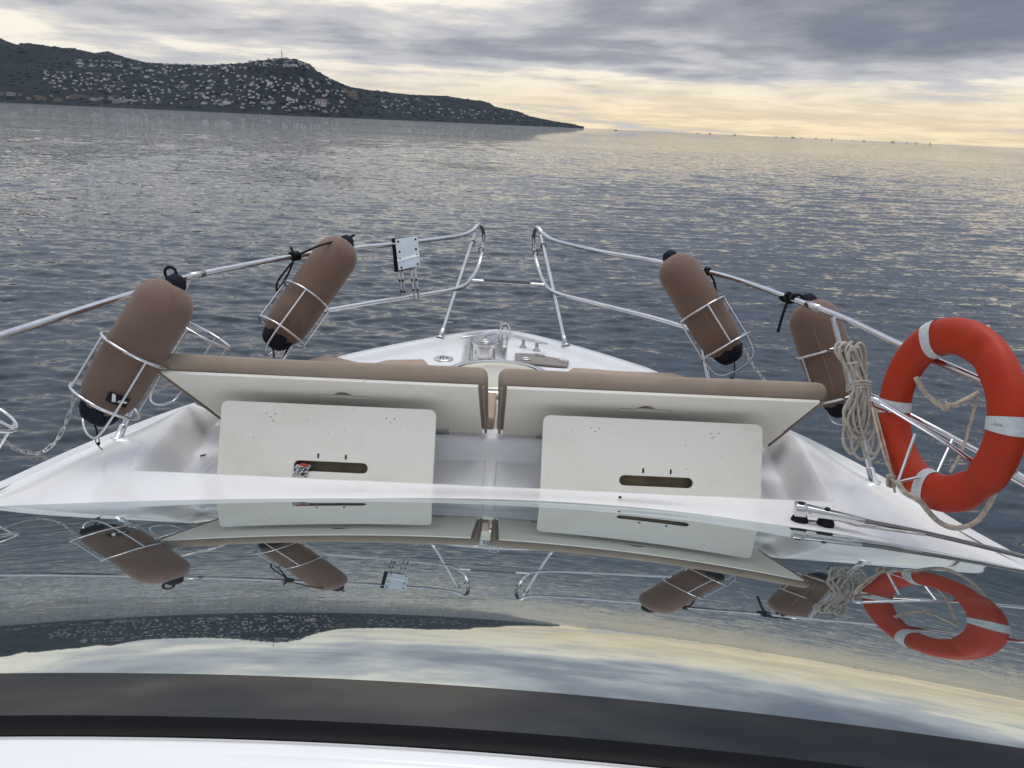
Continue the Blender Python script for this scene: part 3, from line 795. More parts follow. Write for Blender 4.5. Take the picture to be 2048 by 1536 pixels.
# centre channel strip between the well floors
m = MB(); m.rbox(A(.018, 3.28, -.026), (EX, A(0, 1, 0), A(0, 0, 1)), (.028, .235, .010), .008, 3); m.build('floor_rib', gel, yacht)

# flat cushions on the foredeck
def flat_cushion(poly, z0, th, label):
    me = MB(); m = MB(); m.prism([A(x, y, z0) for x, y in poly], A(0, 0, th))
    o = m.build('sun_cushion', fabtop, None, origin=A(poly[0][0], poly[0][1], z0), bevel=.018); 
    for p_ in o.data.polygons: p_.use_smooth = True
    tag(o, label, 'cushion'); return o
def edge_in(y, d): return float(ysm(y)) - d
HC = A(.012, 4.41, .0); HR = .272
arc = lambda a0, a1, n, r: [(HC[0] + r * math.cos(R_(a0 + (a1 - a0) * k / n)), HC[1] + r * math.sin(R_(a0 + (a1 - a0) * k / n))) for k in range(n + 1)]
p1 = at(868, 726, Z=.145); p2 = at(855, 717, Z=.145); p3 = at(775, 718, Z=.145); p4 = at(745, 726, Z=.145)
left = [(.022, 3.64), (.022, 4.05)] + arc(268, 200, 7, .37) + [(p1[0] + .03, p1[1] - .16), (p1[0] - .02, p1[1] - .04), (p2[0] - .02, p2[1]), (p3[0], p3[1]), (p4[0] - .02, p4[1] - .02)] + [(-edge_in(y, .17), y) for y in (4.6, 4.3, 4.0, 3.8)] + [(-1.30, 3.64)]
flat_cushion(left, .083, .062, 'flat tan sun cushion on the foredeck behind the left backrest')
q1 = at(1140, 733, Z=.145); q2 = at(1245, 741, Z=.145)
right = [(.034, 3.64), (1.34, 3.64)] + [(edge_in(y, .17), y) for y in (3.8, 4.0, 4.3, 4.55)] + [(q2[0], q2[1]), (q1[0] + .02, q1[1]), (q1[0] - .01, q1[1] - .06)] + arc(-18, -86, 7, .37)
flat_cushion(right, .083, .062, 'flat tan sun cushion on the foredeck behind the right backrest')

# round hatch
def hatch():
    c = HC + A(0, 0, .088)
    m = MB(); m.lathe(c, A(0, 0, 1), [(0, HR + .055), (.028, HR + .052), (.036, HR + .04), (.038, HR + .012), (.03, HR)], 48, False)
    hb = m.build('deck_hatch', steel, yacht)
    m = MB(); m.lathe(c, A(0, 0, 1), [(.030, HR - .002), (.044, HR * .9), (.052, HR * .7), (.057, HR * .4), (.058, .001)], 48, False); m.build('lens', acryl, hb)
    m = MB(); m.lathe(c, A(0, 0, 1), [(.030, HR + .006), (.037, HR + .001), (.032, HR - .006)], 48, False); m.build('seal', rubber, hb)
    for a in (200, -20):
        q = c + A(math.cos(R_(a)), math.sin(R_(a)), 0) * (HR + .04) + A(0, 0, .04); t = nrm(A(-math.sin(R_(a)), math.cos(R_(a)), 0))
        m = MB(); m.rbox(q, (t, np.cross(A(0, 0, 1), t), A(0, 0, 1)), (.05, .022, .012), .006, 2); m.tube([q - t * .055, q + t * .055], .011, 8); m.build('hinge', steel, hb)
hatch()

# bow fittings
def bow():
    fc = at(887, 714, Z=.03); m = MB(); m.lathe(A(fc[0], fc[1], .017), A(0, 0, 1), [(0, .066), (.006, .064), (.008, .05), (.008, .001)], 28, False)
    f = m.build('filler_cap', steel, yacht); m = MB()
    for k in (-1, 0, 1): m.rbox(A(fc[0] + k * .02, fc[1], .0262), (EX, A(0, 1, 0), A(0, 0, 1)), (.004, .02, .0012), .0005, 1)
    m.build('key_slot', dark, f)
    # windlass
    c = A(-.085, 4.97, -.085)
    w = MB().lathe(c, A(0, 0, 1), [(0, .115), (.055, .115), (.08, .10), (.092, .07), (.10, .052), (.13, .052)], 28).build('windlass', steel, yacht)
    MB().lathe(c + A(0, 0, .115), A(0, 0, 1), [(0, .058), (.012, .078), (.024, .07), (.10, .068), (.118, .078), (.132, .086), (.142, .082)], 28).build('drum', steel, w)
    MB().lathe(c + A(0, 0, .258), A(0, 0, 1), [(0, .04), (.006, .036), (.006, .016), (.001, .012)], 20).build('cap', steel_dull, w)
    MB().lathe(c + A(-.105, 0, .02), A(0, 0, 1), [(0, .04), (.03, .045), (.05, .03)], 14).build('chain_gypsy', rubber, w)
    # anchor chain in the trench
    ch = MB(); 
    for k in range(11):
        p_ = c + A(-.07 + .02 * math.sin(k * 2.1), -.16 + .03 * k, .012 + .006 * (k % 2)); t = A(math.cos(k * 1.7), math.sin(k * 1.7), .2 * (k % 3))
        a, b, d = frame_of(t); ch.tube([p_ + d * .017 * math.cos(q * .785) + a * .010 * math.sin(q * .785) for q in range(8)], .004, 6, True)
    ch.build('anchor_chain', steel_dull, yacht)
    # anchor roller with hoop
    hp = [at(1001, 682, Y=5.62), at(1001, 662, Y=5.66), at(1004, 651, Y=5.68), at(1010, 647, Y=5.68), at(1017, 651, Y=5.68), at(1019, 662, Y=5.66), at(1016, 690, Y=5.6)]
    r = MB().tube(spline(hp, 5), .007, 8).build('anchor_roller', steel, yacht)
    p_ = at(1009, 690, Y=5.56); q_ = at(1010, 663, Y=5.75); a, b, d = frame_of(q_ - p_)
    MB().rbox((p_ + q_) / 2, (a, b, d), (.016, .012, np.linalg.norm(q_ - p_) / 2 + .05), .005, 2).build('anchor_shank', steel_dull, r)
    for sx in (-1, 1): MB().rbox(A(-.065 + sx * .045, 5.66, -.01), (EX, A(0, 1, 0), A(0, 0, 1)), (.004, .12, .035), .003, 1).build('cheek_plate', steel, r)
    # mooring cleats
    for (a, b) in (((922, 676), (992, 667)), ((1027, 672), (1095, 688))):
        P0 = at(*a, Z=.08); P1 = at(*b, Z=.08)
        mid = (P0 + P1) / 2; d = nrm(P1 - P0)
        cl = MB().tube([P0, P0 * .85 + P1 * .15, mid, P0 * .15 + P1 * .85, P1], [.007, .011, .013, .011, .007], 10).build('mooring_cleat', steel, yacht)
        for k in (-.045, .045):
            q = mid + d * k * 1.3; zz = zdeck(q[0], q[1])
            MB().lathe(A(q[0], q[1], zz - .002), A(0, 0, 1), [(0, .028), (.008, .026), (.014, .013), (q[2] - zz, .011)], 14).build('foot', steel_dull, cl)
    # non-slip locker lid
    z = .022; qd = [at(1030, 709, Z=z), at(1064, 710, Z=z), at(1138, 724, Z=z), at(1134, 736, Z=z), at(1030, 726, Z=z)]
    l = MB().prism(qd, A(0, 0, .012)).build('locker_lid', lidm, yacht, bevel=.003)
    hc_ = at(1052, 719, Z=z + .013)
    MB().tube([hc_ + A(.03 * math.cos(t), .02 * math.sin(t), .003) for t in np.linspace(0, 6.283, 17)[:-1]], .005, 6, True).build('lift_ring', steel, l)
    for px in ((1080, 711), (1128, 723)):
        q = at(*px, Z=z + .014); m = MB(); m.rbox(q, (nrm(A(.9, -.45, 0)), nrm(A(.45, .9, 0)), A(0, 0, 1)), (.03, .014, .007), .003, 2); m.tube([q + A(-.03, .01, .008), q + A(.03, -.02, .008)], .006, 6); m.build('hinge', steel_dull, l)
bow()

# ------------------------------------------------------------------ guard rails
RZ = .73; TR = .0145
def extend(P, q): return P
railL = [at(-420, 812, Z=RZ), at(-200, 738, Z=RZ), at(0, 672, Z=RZ), at(140, 627, Z=RZ), at(280, 583, Z=RZ), at(380, 553, Z=RZ), at(480, 532, Z=RZ), at(590, 512, Z=RZ), at(700, 497, Z=RZ), at(790, 488, Z=RZ), at(890, 476, Y=5.62), at(925, 470, Y=5.82), at(945, 461, Y=5.95), at(957, 450, Y=6.05), at(965, 457, Y=6.13), at(967, 475, Y=6.17), at(965, 500, Y=6.15), at(957, 532, Y=6.02), at(943, 557, Y=5.78), at(918, 576, Y=5.52), at(830, 592, Y=5.16), at(740, 606, Y=4.9), at(650, 622, Y=4.66), at(617, 629, Y=4.57)]
railR = [at(2400, 975, Z=RZ), at(2200, 873, Z=RZ), at(2048, 800, Z=RZ), at(1920, 742, Z=RZ), at(1800, 690, Z=RZ), at(1680, 633, Z=RZ), at(1590, 600, Z=RZ), at(1510, 571, Z=RZ), at(1430, 547, Z=RZ), at(1300, 520, Z=RZ), at(1200, 503, Z=RZ), at(1130, 487, Y=5.70), at(1102, 478, Y=5.88), at(1085, 466, Y=5.98), at(1075, 455, Y=6.05), at(1069, 464, Y=6.13), at(1067, 482, Y=6.17), at(1070, 510, Y=6.15), at(1078, 540, Y=6.02), at(1090, 568, Y=5.76), at(1112, 586, Y=5.50), at(1200, 609, Y=5.20), at(1300, 634, Y=4.93), at(1372, 655, Y=4.72), at(1388, 660, Y=4.66)]
STL = [((237, 885), (380, 553)), ((546, 786), (690, 499))]; STR = [((1745, 972), (1666, 634)), ((1437, 808), (1378, 537))]
def stan(rail, name, b, t, t_y=None):
    B = at(*b, Z=0.0); B[2] = zdeck(min(max(B[0], -ysm(B[1]) + .03), ysm(B[1]) - .03), B[1]) ; B[0] = float(np.clip(B[0], -ysm(B[1]) + .04, ysm(B[1]) - .04))
    T = at(*t, Z=RZ) if t_y is None else at(*t, Y=t_y)
    s_ = MB().tube([B, T], .0125, 12).build('stanchion', steel, rail)
    d = nrm(T - B)
    MB().lathe(B - d * .01, d, [(0, .032), (.008, .032), (.012, .019), (.075, .0185), (.08, .0135)], 16).build('socket', steel, s_)
    return B, T
rails = []; ST = {}
for nm, pts, sts, pul in (('L', railL, STL, ((880, 691), (950, 466))), ('R', railR, STR, ((1130, 707), (1082, 470)))):
    r = MB().tube(spline(pts, 7), TR, 12).build('guard_rail', steel, yacht); rails.append(r)
    for i, (b, t) in enumerate(sts): ST[nm, i] = stan(r, '', b, t)
    ST[nm, 'p'] = stan(r, '', pul[0], pul[1], 5.97)
    # joint sleeves
    for q in ([(392, 550)] if nm == 'L' else [(1630, 613)]):
        c = at(*q, Z=RZ); i = int(np.argmin([np.linalg.norm(c - p_) for p_ in pts])); sp = spline(pts, 7); j = int(np.argmin([np.linalg.norm(c - p_) for p_ in sp])); d = nrm(sp[j + 1] - sp[j - 1])
        MB().lathe(sp[j] - d * .05, d, [(0, TR + .0002), (.001, TR + .003), (.1, TR + .003), (.101, TR + .0002)], 14, False).build('joint_sleeve', steel, r)
# aft stanchions outside the view keep the rails up
for nm, r, sx in (('L', rails[0], -1), ('R', rails[1], 1)):
    B = A(sx * (ysm(1.7) - .04), 1.55, .0); sp = spline(railL if nm == 'L' else railR, 7); T = min(sp, key=lambda p_: abs(p_[1] - 2.0))
    B[2] = zdeck(B[0], B[1]); MB().tube([B, T], .0125, 12).build('stanchion', steel, r)
# second wires / cross step between the pulpit loops
cl_, cr_ = at(941, 561, Y=5.76), at(1091, 570, Y=5.74)
st = MB().tube([cl_, cr_], .012, 10).build('bow_step', steel, yacht)
a_ = cl_ + (cr_ - cl_) * .18; b_ = cl_ + (cr_ - cl_) * .80; d_ = nrm(b_ - a_)
MB().rbox((a_ + b_) / 2 + A(0, 0, .018), (d_, nrm(np.cross(A(0, 0, 1), d_)), A(0, 0, 1)), (np.linalg.norm(b_ - a_) / 2, .05, .012), .008, 2).build('tread', greypad, st)
# ties on the pulpit
m = MB()
for p_, Y in (((945, 486), 5.92), ((962, 500), 6.13), ((1087, 492), 5.9), ((1071, 506), 6.14)):
    c = at(*p_, Y=Y); m.tube([c + A(.019 * math.cos(t), .008 * math.sin(3 * t), .019 * math.sin(t)) for t in np.linspace(0, 6.283, 13)[:-1]], .0035, 6, True)
m.build('cable_tie', rubber, rails[0])

def bracket_plate():
    c = [at(790, 478, Y=5.18), at(836, 472, Y=5.21), at(840, 532, Y=5.16), at(797, 541, Y=5.13)]
    n = nrm(np.cross(c[1] - c[0], c[3] - c[0])); n = n if n @ A(0, 1, 0) > 0 else -n
    b = MB().prism(c, n * .008).build('rail_bracket', alu, yacht, bevel=.002)
    bk = [at(783, 477, Y=5.20), at(826, 473, Y=5.23), at(829, 536, Y=5.18), at(789, 544, Y=5.15)]
    MB().prism(bk, n * .02).build('backing_board', rubber, b)
    for (u, v) in ((.12, .1), (.88, .1), (.14, .42), (.87, .42), (.13, .66), (.9, .62), (.15, .93), (.9, .92)):
        p_ = c[0] * (1 - u) * (1 - v) + c[1] * u * (1 - v) + c[2] * u * v + c[3] * (1 - u) * v
        MB().lathe(p_ + n * .001, -n, [(0, .0075), (.004, .0075), (.006, .004)], 8).build('bolt', dark, b)
    # lower folded lip
    lip = [c[3] + (c[0] - c[3]) * .36 - n * .001, c[2] + (c[1] - c[2]) * .42 - n * .001, c[2] + (c[1] - c[2]) * .33 - n * .012, c[3] + (c[0] - c[3]) * .27 - n * .012]
    MB().prism(lip, n * .004).build('folded_lip', steel, b)
    for xs in ((796, 806), (803, 812), (822, 829), (830, 838)):
        t = at(xs[0], 538, Y=5.17); q = at(xs[1], 602 if xs[0] < 815 else 598, Y=5.11); d = nrm(q - t); a, bb_, d = frame_of(d, A(0, 1, 0))
        lg = MB().rbox((t + q) / 2, (a, bb_, d), (.008, .004, np.linalg.norm(q - t) / 2), .002, 1).build('leg', steel_dull, b)
        for k in (.35, .7): MB().lathe(t + (q - t) * k - A(0, .006, 0), A(0, -1, 0), [(0, .008), (.006, .008)], 8).build('bolt', dark, lg)
bracket_plate()

# ------------------------------------------------------------------ fender baskets and fenders
def basket(B, axis, R0, side_dir, name_parent, foot=None, lower=.05, upper=.30, U_len=.15):
    """two hoops across the axis, long struts and a U-shaped floor bar; side_dir points from the axis to its stanchion"""
    a = nrm(side_dir - axis * (side_dir @ axis)); b = np.cross(axis, a)
    def ring(h, r): return [B + axis * h + r * (a * math.cos(t) + b * math.sin(t)) for t in np.linspace(0, 6.2832, 29)[:-1]]
    bk = MB().tube(ring(upper, R0), .0068, 8, True).build('fender_basket', steel, yacht)
    MB().tube(ring(lower, R0), .0068, 8, True).build('hoop', steel, bk)
    for t in (35, 125, 215, 305):
        d = a * math.cos(R_(t)) + b * math.sin(R_(t))
        MB().tube([B + axis * (upper) + d * R0, B + axis * lower + d * R0], .0052, 8).build('strut', steel, bk)
    d1 = a * math.cos(R_(35)) + b * math.sin(R_(35)); d2 = a * math.cos(R_(215)) + b * math.sin(R_(215))
    k = lower
    MB().tube(spline([B + axis * k + d1 * R0, B + axis * (k - U_len * .75) + d1 * R0 * .85, B + axis * (k - U_len) + d1 * R0 * .35, B + axis * (k - U_len) + d2 * R0 * .35, B + axis * (k - U_len * .75) + d2 * R0 * .85, B + axis * k + d2 * R0], 6), .0052, 8).build('floor_bar', steel, bk)
    if foot is not None:
        for h in (upper, lower):
            p_ = B + axis * h + a * R0; q = foot[0] + (foot[1] - foot[0]) * np.clip(((p_ - foot[0]) @ (foot[1] - foot[0])) / ((foot[1] - foot[0]) @ (foot[1] - foot[0])), 0, 1)
            MB().tube([p_, q], .008, 8).build('clamp', steel, bk)
    return bk
def fender(bpx, tpx, zb, zt, r, label, mode=0):
    B = at(*bpx, Z=zb); T = at(*tpx, Z=zt); ax_ = nrm(T - B); L = np.linalg.norm(T - B)
    rt_ = empty('fender', B, label, 'fender')
    ns = 9
    prof = [(0.0, r * .55), (.015, r * .66), (.04, r * .80), (.075, r * .92), (.12, r * .985), (.18, r)] + [(L * q, r * (1 + .012 * math.sin(q * 9 + mode))) for q in (.35, .5, .62)]
    h0 = L - r * .95
    prof += [(h0 + r * .95 * math.sin(R_(q)), r * math.cos(R_(q)) ** .85) for q in (0, 15, 30, 45, 58, 70, 80)]
    def wob(h, t): return .018 * math.sin(t * 14 + 1.5 * math.sin(t * 3)) * max(0, 1 - h / .10) + .006 * math.sin(2 * t + h * 9 + mode)
    MB().lathe(B, ax_, prof, 44, True, wob).build('cover', fend, rt_)
    MB().lathe(B - ax_ * .055, ax_, [(0, r * .20), (.008, r * .42), (.03, r * .58), (.058, r * .66), (.075, r * .70), (.08, r * .66)], 28, True, lambda h, t: .06 * math.sin(t * 7) + .04 * math.sin(t * 11 + h * 60)).build('bottom_cap', navy, rt_)
    tp = B + ax_ * (L - .012)
    MB().lathe(tp, ax_, [(-.02, r * .40), (.02, r * .34), (.045, r * .22), (.05, r * .08)], 18, True, lambda h, t: .08 * math.sin(t * 5)).build('top_cap', navy, rt_)
    # draw-string
    p_ = B - ax_ * .05
    MB().tube(spline([p_, p_ + A(.01, .0, -.05), p_ + A(-.004, .01, -.10), p_ + A(.015, .02, -.14)], 6), .0022, 6).build('drawstring', black_rope, rt_)
    MB().tube(spline([p_ + A(.008, 0, 0), p_ + A(.014, .0, -.06), p_ + A(.012, .01, -.11)], 6), .0022, 6).build('drawstring', black_rope, rt_)
    MB().lathe(p_ + A(.006, .01, -.115), A(0, 0, 1), [(0, .002), (.004, .007), (.012, .007), (.016, .002)], 8).build('toggle', rubber, rt_)
    return rt_, B, ax_, L, tp
f1 = fender((198, 822), (352, 567), .275, .80, .124, 'large brown fender at far left, nearest the camera, leaning in its steel basket', 0)
f2 = fender((553, 678), (693, 484), .29, .80, .125, 'brown fender on the left rail beside the bolted metal plate', 1)
f3 = fender((1458, 708), (1340, 514), .29, .80, .124, 'brown fender on the right rail nearest the bow', 2)
f4 = fender((1686, 812), (1616, 602), .20, .70, .128, 'brown fender behind the right rail, next to the hanging rope coil', 3)
for (f, key) in ((f1, ('L', 0)), (f2, ('L', 1)), (f3, ('R', 1)), (f4, ('R', 0))):
    B, ax_, L = f[1], f[2], f[3]; foot = ST[key]
    near = foot[0] + (foot[1] - foot[0]) * .4; sd_ = near - (B + ax_ * .15)
    basket(B, ax_, .147, sd_, None, foot)
# brand patch on the near fender: pale mark on a dark rectangle
def patch():
    rt_, B, ax_, L, tp = f1; r = .1305
    view = nrm(CAM - (B + ax_ * .12)); n = nrm(view - ax_ * (view @ ax_)); s_ = np.cross(ax_, n)
    def P(u, h, e=0): t = u / r; return B + ax_ * h + (n * math.cos(t) + s_ * math.sin(t)) * (r + e)
    sg = 1 if (s_ @ rt) > 0 else -1
    m = MB(); m.grid(lambda u, h: P(sg * u, h, .002), np.linspace(-.002, .085, 8), np.linspace(.085, .128, 4)); pt = m.build('patch', rubber, rt_)
    w_ = mat('patch_mark', (.6, .62, .6), .6); m = MB()
    m.add([P(sg * .008, .124, .004), P(sg * .022, .124, .004), P(sg * .036, .096, .004), P(sg * .022, .092, .004)], [(0, 1, 2, 3)], False)
    m.add([P(sg * .040, .096, .004), P(sg * .076, .105, .004), P(sg * .078, .113, .004), P(sg * .044, .108, .004)], [(0, 1, 2, 3)], False)
    m.build('mark', w_, pt)
patch()
def seam():
    rt_, B, ax_, L, tp = f4; view = nrm(CAM - (B + ax_ * .3)); n = nrm(view - ax_ * (view @ ax_)); n = nrm(n - .12 * np.cross(ax_, n))
    MB().tube(spline([B + ax_ * h + n * r_ for h, r_ in ((.10, .124), (.2, .1285), (L * .5, .1288), (L - .16, .1285), (L - .08, .118))], 6), .0016, 6).build('seam', mat('seam_thread', (.33, .20, .15), .9), rt_)
seam()
# empty baskets: one outboard of the near left fender, one at the left edge of the frame
eb = at(315, 785, Z=.22); basket(eb + A(0.02, .10, 0), f1[2], .145, ST['L', 0][0] - eb, None, ST['L', 0])
eb2 = at(-140, 966, Z=.20); basket(eb2, f1[2], .145, A(1, .3, 0), None, (A(-1.98, 2.62, 0), A(-1.74, 2.95, .73)))

# lashings on the rail
def wraps(rail_pts, px, n, r, mbt, pitch=.018):
    sp = spline(rail_pts, 7); c = at(*px, Z=RZ); j = int(np.argmin([np.linalg.norm(c - q) for q in sp])); d = nrm(sp[j + 1] - sp[j - 1]); a, b, d = frame_of(d); o = sp[j]
    mbt.tube([o + d * (pitch * (t / 6.283) - pitch * n / 2) + (a * math.cos(t) + b * math.sin(t)) * (TR + r) for t in np.linspace(0, 6.283 * n, 14 * n)], r, 7); return o, d
def lanyards():
    # fender 1: loop above the cap
    r1 = f1[0]; tp, ax_ = f1[4] + f1[2] * .05, f1[2]
    c = at(341, 546, Y=tp[1] + .0); m = MB()
    m.tube(spline([c + A(.024 * math.cos(t), 0, .026 * math.sin(t)) for t in np.linspace(0, 6.283, 9)[:-1]], 4, True), .0065, 8, True); m.tube([c + A(.012, 0, -.024), tp - ax_ * .02], .0065, 7); m.tube([tp - ax_ * .02, at(372, 556, Z=RZ)], .006, 7)
    m.build('lanyard', black_rope, r1)
    # fender 2: line from the cap to a hitch with a hanging bight
    m = MB(); h, d = wraps(railL, (588, 512), 3, .0068, m, .022); tp = f2[4] + f2[2] * .045
    m.tube(spline([tp, at(640, 491, Z=RZ + .075), at(600, 508, Z=RZ + .03), h + A(0, 0, .02)], 6), .0062, 7)
    y0 = h[1] - .05
    m.tube(spline([h + A(0, -.02, 0), at(584, 530, Y=y0), at(572, 556, Y=y0), at(556, 580, Y=y0), at(553, 577, Y=y0), at(556, 562, Y=y0), at(572, 540, Y=y0), h + A(0.01, -.02, -.01)], 7), .0058, 7)
    m.tube([h, at(581, 494, Y=y0 + .04)], .0065, 7); m.tube([tp, at(709, 470, Y=tp[1])], .007, 7); m.tube([tp + A(.0, 0, 0), at(707, 495, Z=RZ)], .008, 7)
    m.build('lanyard', black_rope, f2[0])
    # fender 3
    m = MB(); h, d = wraps(railR, (1418, 545), 2, .0065, m); tp = f3[4] + f3[2] * .03
    m.tube(spline([tp, at(1365, 522, Z=RZ + .05), h], 6), .006, 7); m.tube(spline([h, at(1427, 560, Y=h[1] - .05), at(1434, 596, Y=h[1] - .06)], 6), .0068, 7); m.tube([h, at(1415, 541, Y=h[1] - .02)], .007, 7)
    m.build('lanyard', black_rope, f3[0])
    # fender 4: two clove turns and a tail
    m = MB(); h, d = wraps(railR, (1580, 596), 2, .0085, m, .045); tp = f4[4]
    m.tube(spline([h, at(1568, 622, Y=h[1] - .03), at(1561, 645, Y=h[1] - .03), at(1556, 664, Y=h[1] - .03)], 6), .0075, 7); m.tube(spline([h + A(0, 0, .01), at(1600, 590, Z=RZ + .02), tp], 5), .007, 7)
    m.tube(spline([tp, at(1650, 630, Y=tp[1] - .1), at(1668, 660, Y=tp[1] - .12)], 5), .007, 7)
    m.build('lanyard', black_rope, f4[0])
lanyards()

# ------------------------------------------------------------------ chains
link_me = None
def chain(pts, n, label, size=.020, wire=.0028):
    global link_me
    sp = [np.asarray(p_) for p_ in spline(pts, 10)]; seg = [np.linalg.norm(sp[i + 1] - sp[i]) for i in range(len(sp) - 1)]; cum = np.concatenate([[0], np.cumsum(seg)])
    root = empty('safety_chain', pts[0], label, 'chain')
    if link_me is None:
        m = MB(); m.tube(spline([A(math.copysign(.55, math.cos(t)) + .45 * math.cos(t), .62 * math.sin(t), 0) for t in np.linspace(.2, 6.483, 11)[:-1]], 2, True), .15, 6, True)
        tmp = m.build('link', steel_dull); link_me = tmp.data; bpy.data.objects.remove(tmp)
    for k in range(n):
        s_ = cum[-1] * (k + .5) / n; p_ = A(*[np.interp(s_, cum, [q[i] for q in sp]) for i in range(3)]); p2_ = A(*[np.interp(min(s_ + .01, cum[-1]), cum, [q[i] for q in sp]) for i in range(3)]); p0_ = A(*[np.interp(max(s_ - .01, 0), cum, [q[i] for q in sp]) for i in range(3)])
        d = nrm(p2_ - p0_); a, b, d = frame_of(d); ang = (k % 2) * 1.5708 + .4; a2 = a * math.cos(ang) + b * math.sin(ang); b2 = np.cross(d, a2)
        o = bpy.data.objects.new('link', link_me); col.objects.link(o); o.parent = root
        hl = cum[-1] / n * .72; mt = Matrix.Identity(4)
        for i in range(3): mt[i][0] = d[i] * hl; mt[i][1] = a2[i] * size * .62; mt[i][2] = b2[i] * size * .62; mt[i][3] = (p_ - np.array(root.location))[i]
        o.matrix_local = mt
chain([at(0, 878, Y=2.85), at(40, 900, Y=3.0), at(80, 905, Y=3.1), at(115, 878, Y=3.2), at(140, 825, Y=3.3), at(150, 790, Y=3.35)], 15, 'thin steel chain sagging between the two baskets at far left')
chain([at(540, 655, Y=4.33), at(546, 680, Y=4.36), at(548, 716, Y=4.36)], 7, 'short steel chain hanging in the basket below the second left fender')
chain([at(1490, 700, Y=4.33), at(1505, 730, Y=4.28), at(1535, 768, Y=4.2)], 8, 'steel chain slanting down from the basket of the bow fender on the right')
chain([at(963, 500, Y=6.14), at(985, 516, Y=6.15), at(1010, 522, Y=6.15), at(1040, 517, Y=6.15), at(1070, 506, Y=6.14)], 16, 'thin chain strung across the gap between the two pulpit loops', .014)

# ------------------------------------------------------------------ lifebuoy
LB = at(1891, 829, D=2.86)
ln_ = nrm(A(-.985, -.17, .06)); lu = nrm(A(.0, .10, 1.0) - ln_ * (A(.0, .10, 1.0) @ ln_)); lr_ = nrm(np.cross(lu, ln_))
if lr_ @ rt < 0: lr_ = -lr_
RO, RI = .348, .215
def ringpt(th, ph, e=0.0):
    rc = (RO + RI) / 2; a, b = (RO - RI) / 2 + e, .047 + e
    c = math.cos(ph); s_ = math.sin(ph)
    rad = rc + a * math.copysign(abs(c) ** .85, c); return LB + (lr_ * math.cos(th) + lu * math.sin(th)) * rad + ln_ * b * math.copysign(abs(s_) ** .85, s_)
def lifebuoy():
    root = empty('lifebuoy', LB - lu * RO, 'orange lifebuoy with four silver bands hung on the right guard rail', 'lifebuoy')
    m = MB(); nt, npn = 96, 24
    V = []
    for i in range(nt):
        th = 6.28319 * i / nt
        for k in range(npn):
            dent = -.012 * math.exp(-((th - R_(62)) / .10) ** 2) * max(0, math.sin(6.283 * k / npn)) - .010 * math.exp(-((th - R_(318)) / .12) ** 2)
            V.append(ringpt(th, 6.28319 * k / npn, dent))
    F = [(i * npn + k, ((i + 1) % nt) * npn + k, ((i + 1) % nt) * npn + (k + 1) % npn, i * npn + (k + 1) % npn) for i in range(nt) for k in range(npn)]
    m.add(V, F).build('ring', orange, root, recalc=True)
    for c in (8, 116, 188, 268):
        m = MB(); m.grid(lambda u, v: ringpt(R_(u), v, .0025), np.linspace(c - 5.2, c + 5.2, 6), np.linspace(0, 6.28319, 29)); m.build('reflective_band', tape, root, recalc=True)
    for c, du in ((8, 0), (188, .3)):
        m = MB()
        for k in range(5):
            v = 1.1 + du + k * .12; m.grid(lambda u, q: ringpt(R_(u), q, .0035), [c - .7, c + .7 * (k % 2)], [v, v + .07])
        m.build('print_mark', mat('print_grey', (.20, .19, .19), .6), root, recalc=True)
    # grab line
    def rp(px, dd=0.0): return at(*px, D=2.86 + dd)
    m = MB()
    m.tube(spline([rp((1832, 755), .06), rp((1850, 785), .06), rp((1880, 810), .05), rp((1900, 812), .05), rp((1930, 800), .05), rp((1958, 785), .04)], 6), .0095, 8)
    m.tube(spline([rp((1958, 785), .05), rp((1945, 830), .06), rp((1925, 900), .06), rp((1900, 945), .05)], 6), .006, 7)
    for k in range(10):
        t0 = rng.uniform(0, 6.28); m.tube(spline([rp((1890 + 9 * math.cos(t0 + q), 815 + 6 * math.sin(t0 * 1.7 + q * 1.3)), .045 + .008 * math.sin(q + t0)) for q in range(4)], 4), .006, 6)
    m.tube(spline([rp((1793, 960), -.02), rp((1810, 985), -.03), rp((1838, 1000), -.03), rp((1856, 1022), .0), rp((1880, 1045), .03), rp((1912, 1056), .04), rp((1950, 1045), .04), rp((1975, 1015), .03), rp((1990, 985), .0), rp((2003, 955), -.02)], 7), .0098, 8)
    m.build('grab_line', rope_m, root)
    m = MB(); c = rp((1974, 664), -.06)
    m.tube(spline([c + (lr_ * math.cos(t) * .016 + lu * math.sin(t) * .018 + ln_ * .012 * math.sin(2 * t)) for t in np.linspace(0, 6.283, 9)[:-1]], 4, True), .0075, 8, True); m.tube([c, c - lu * .02 - ln_ * .05], .008, 8)
    m.build('knot', rope_w, root)
    return root
lifebuoy()
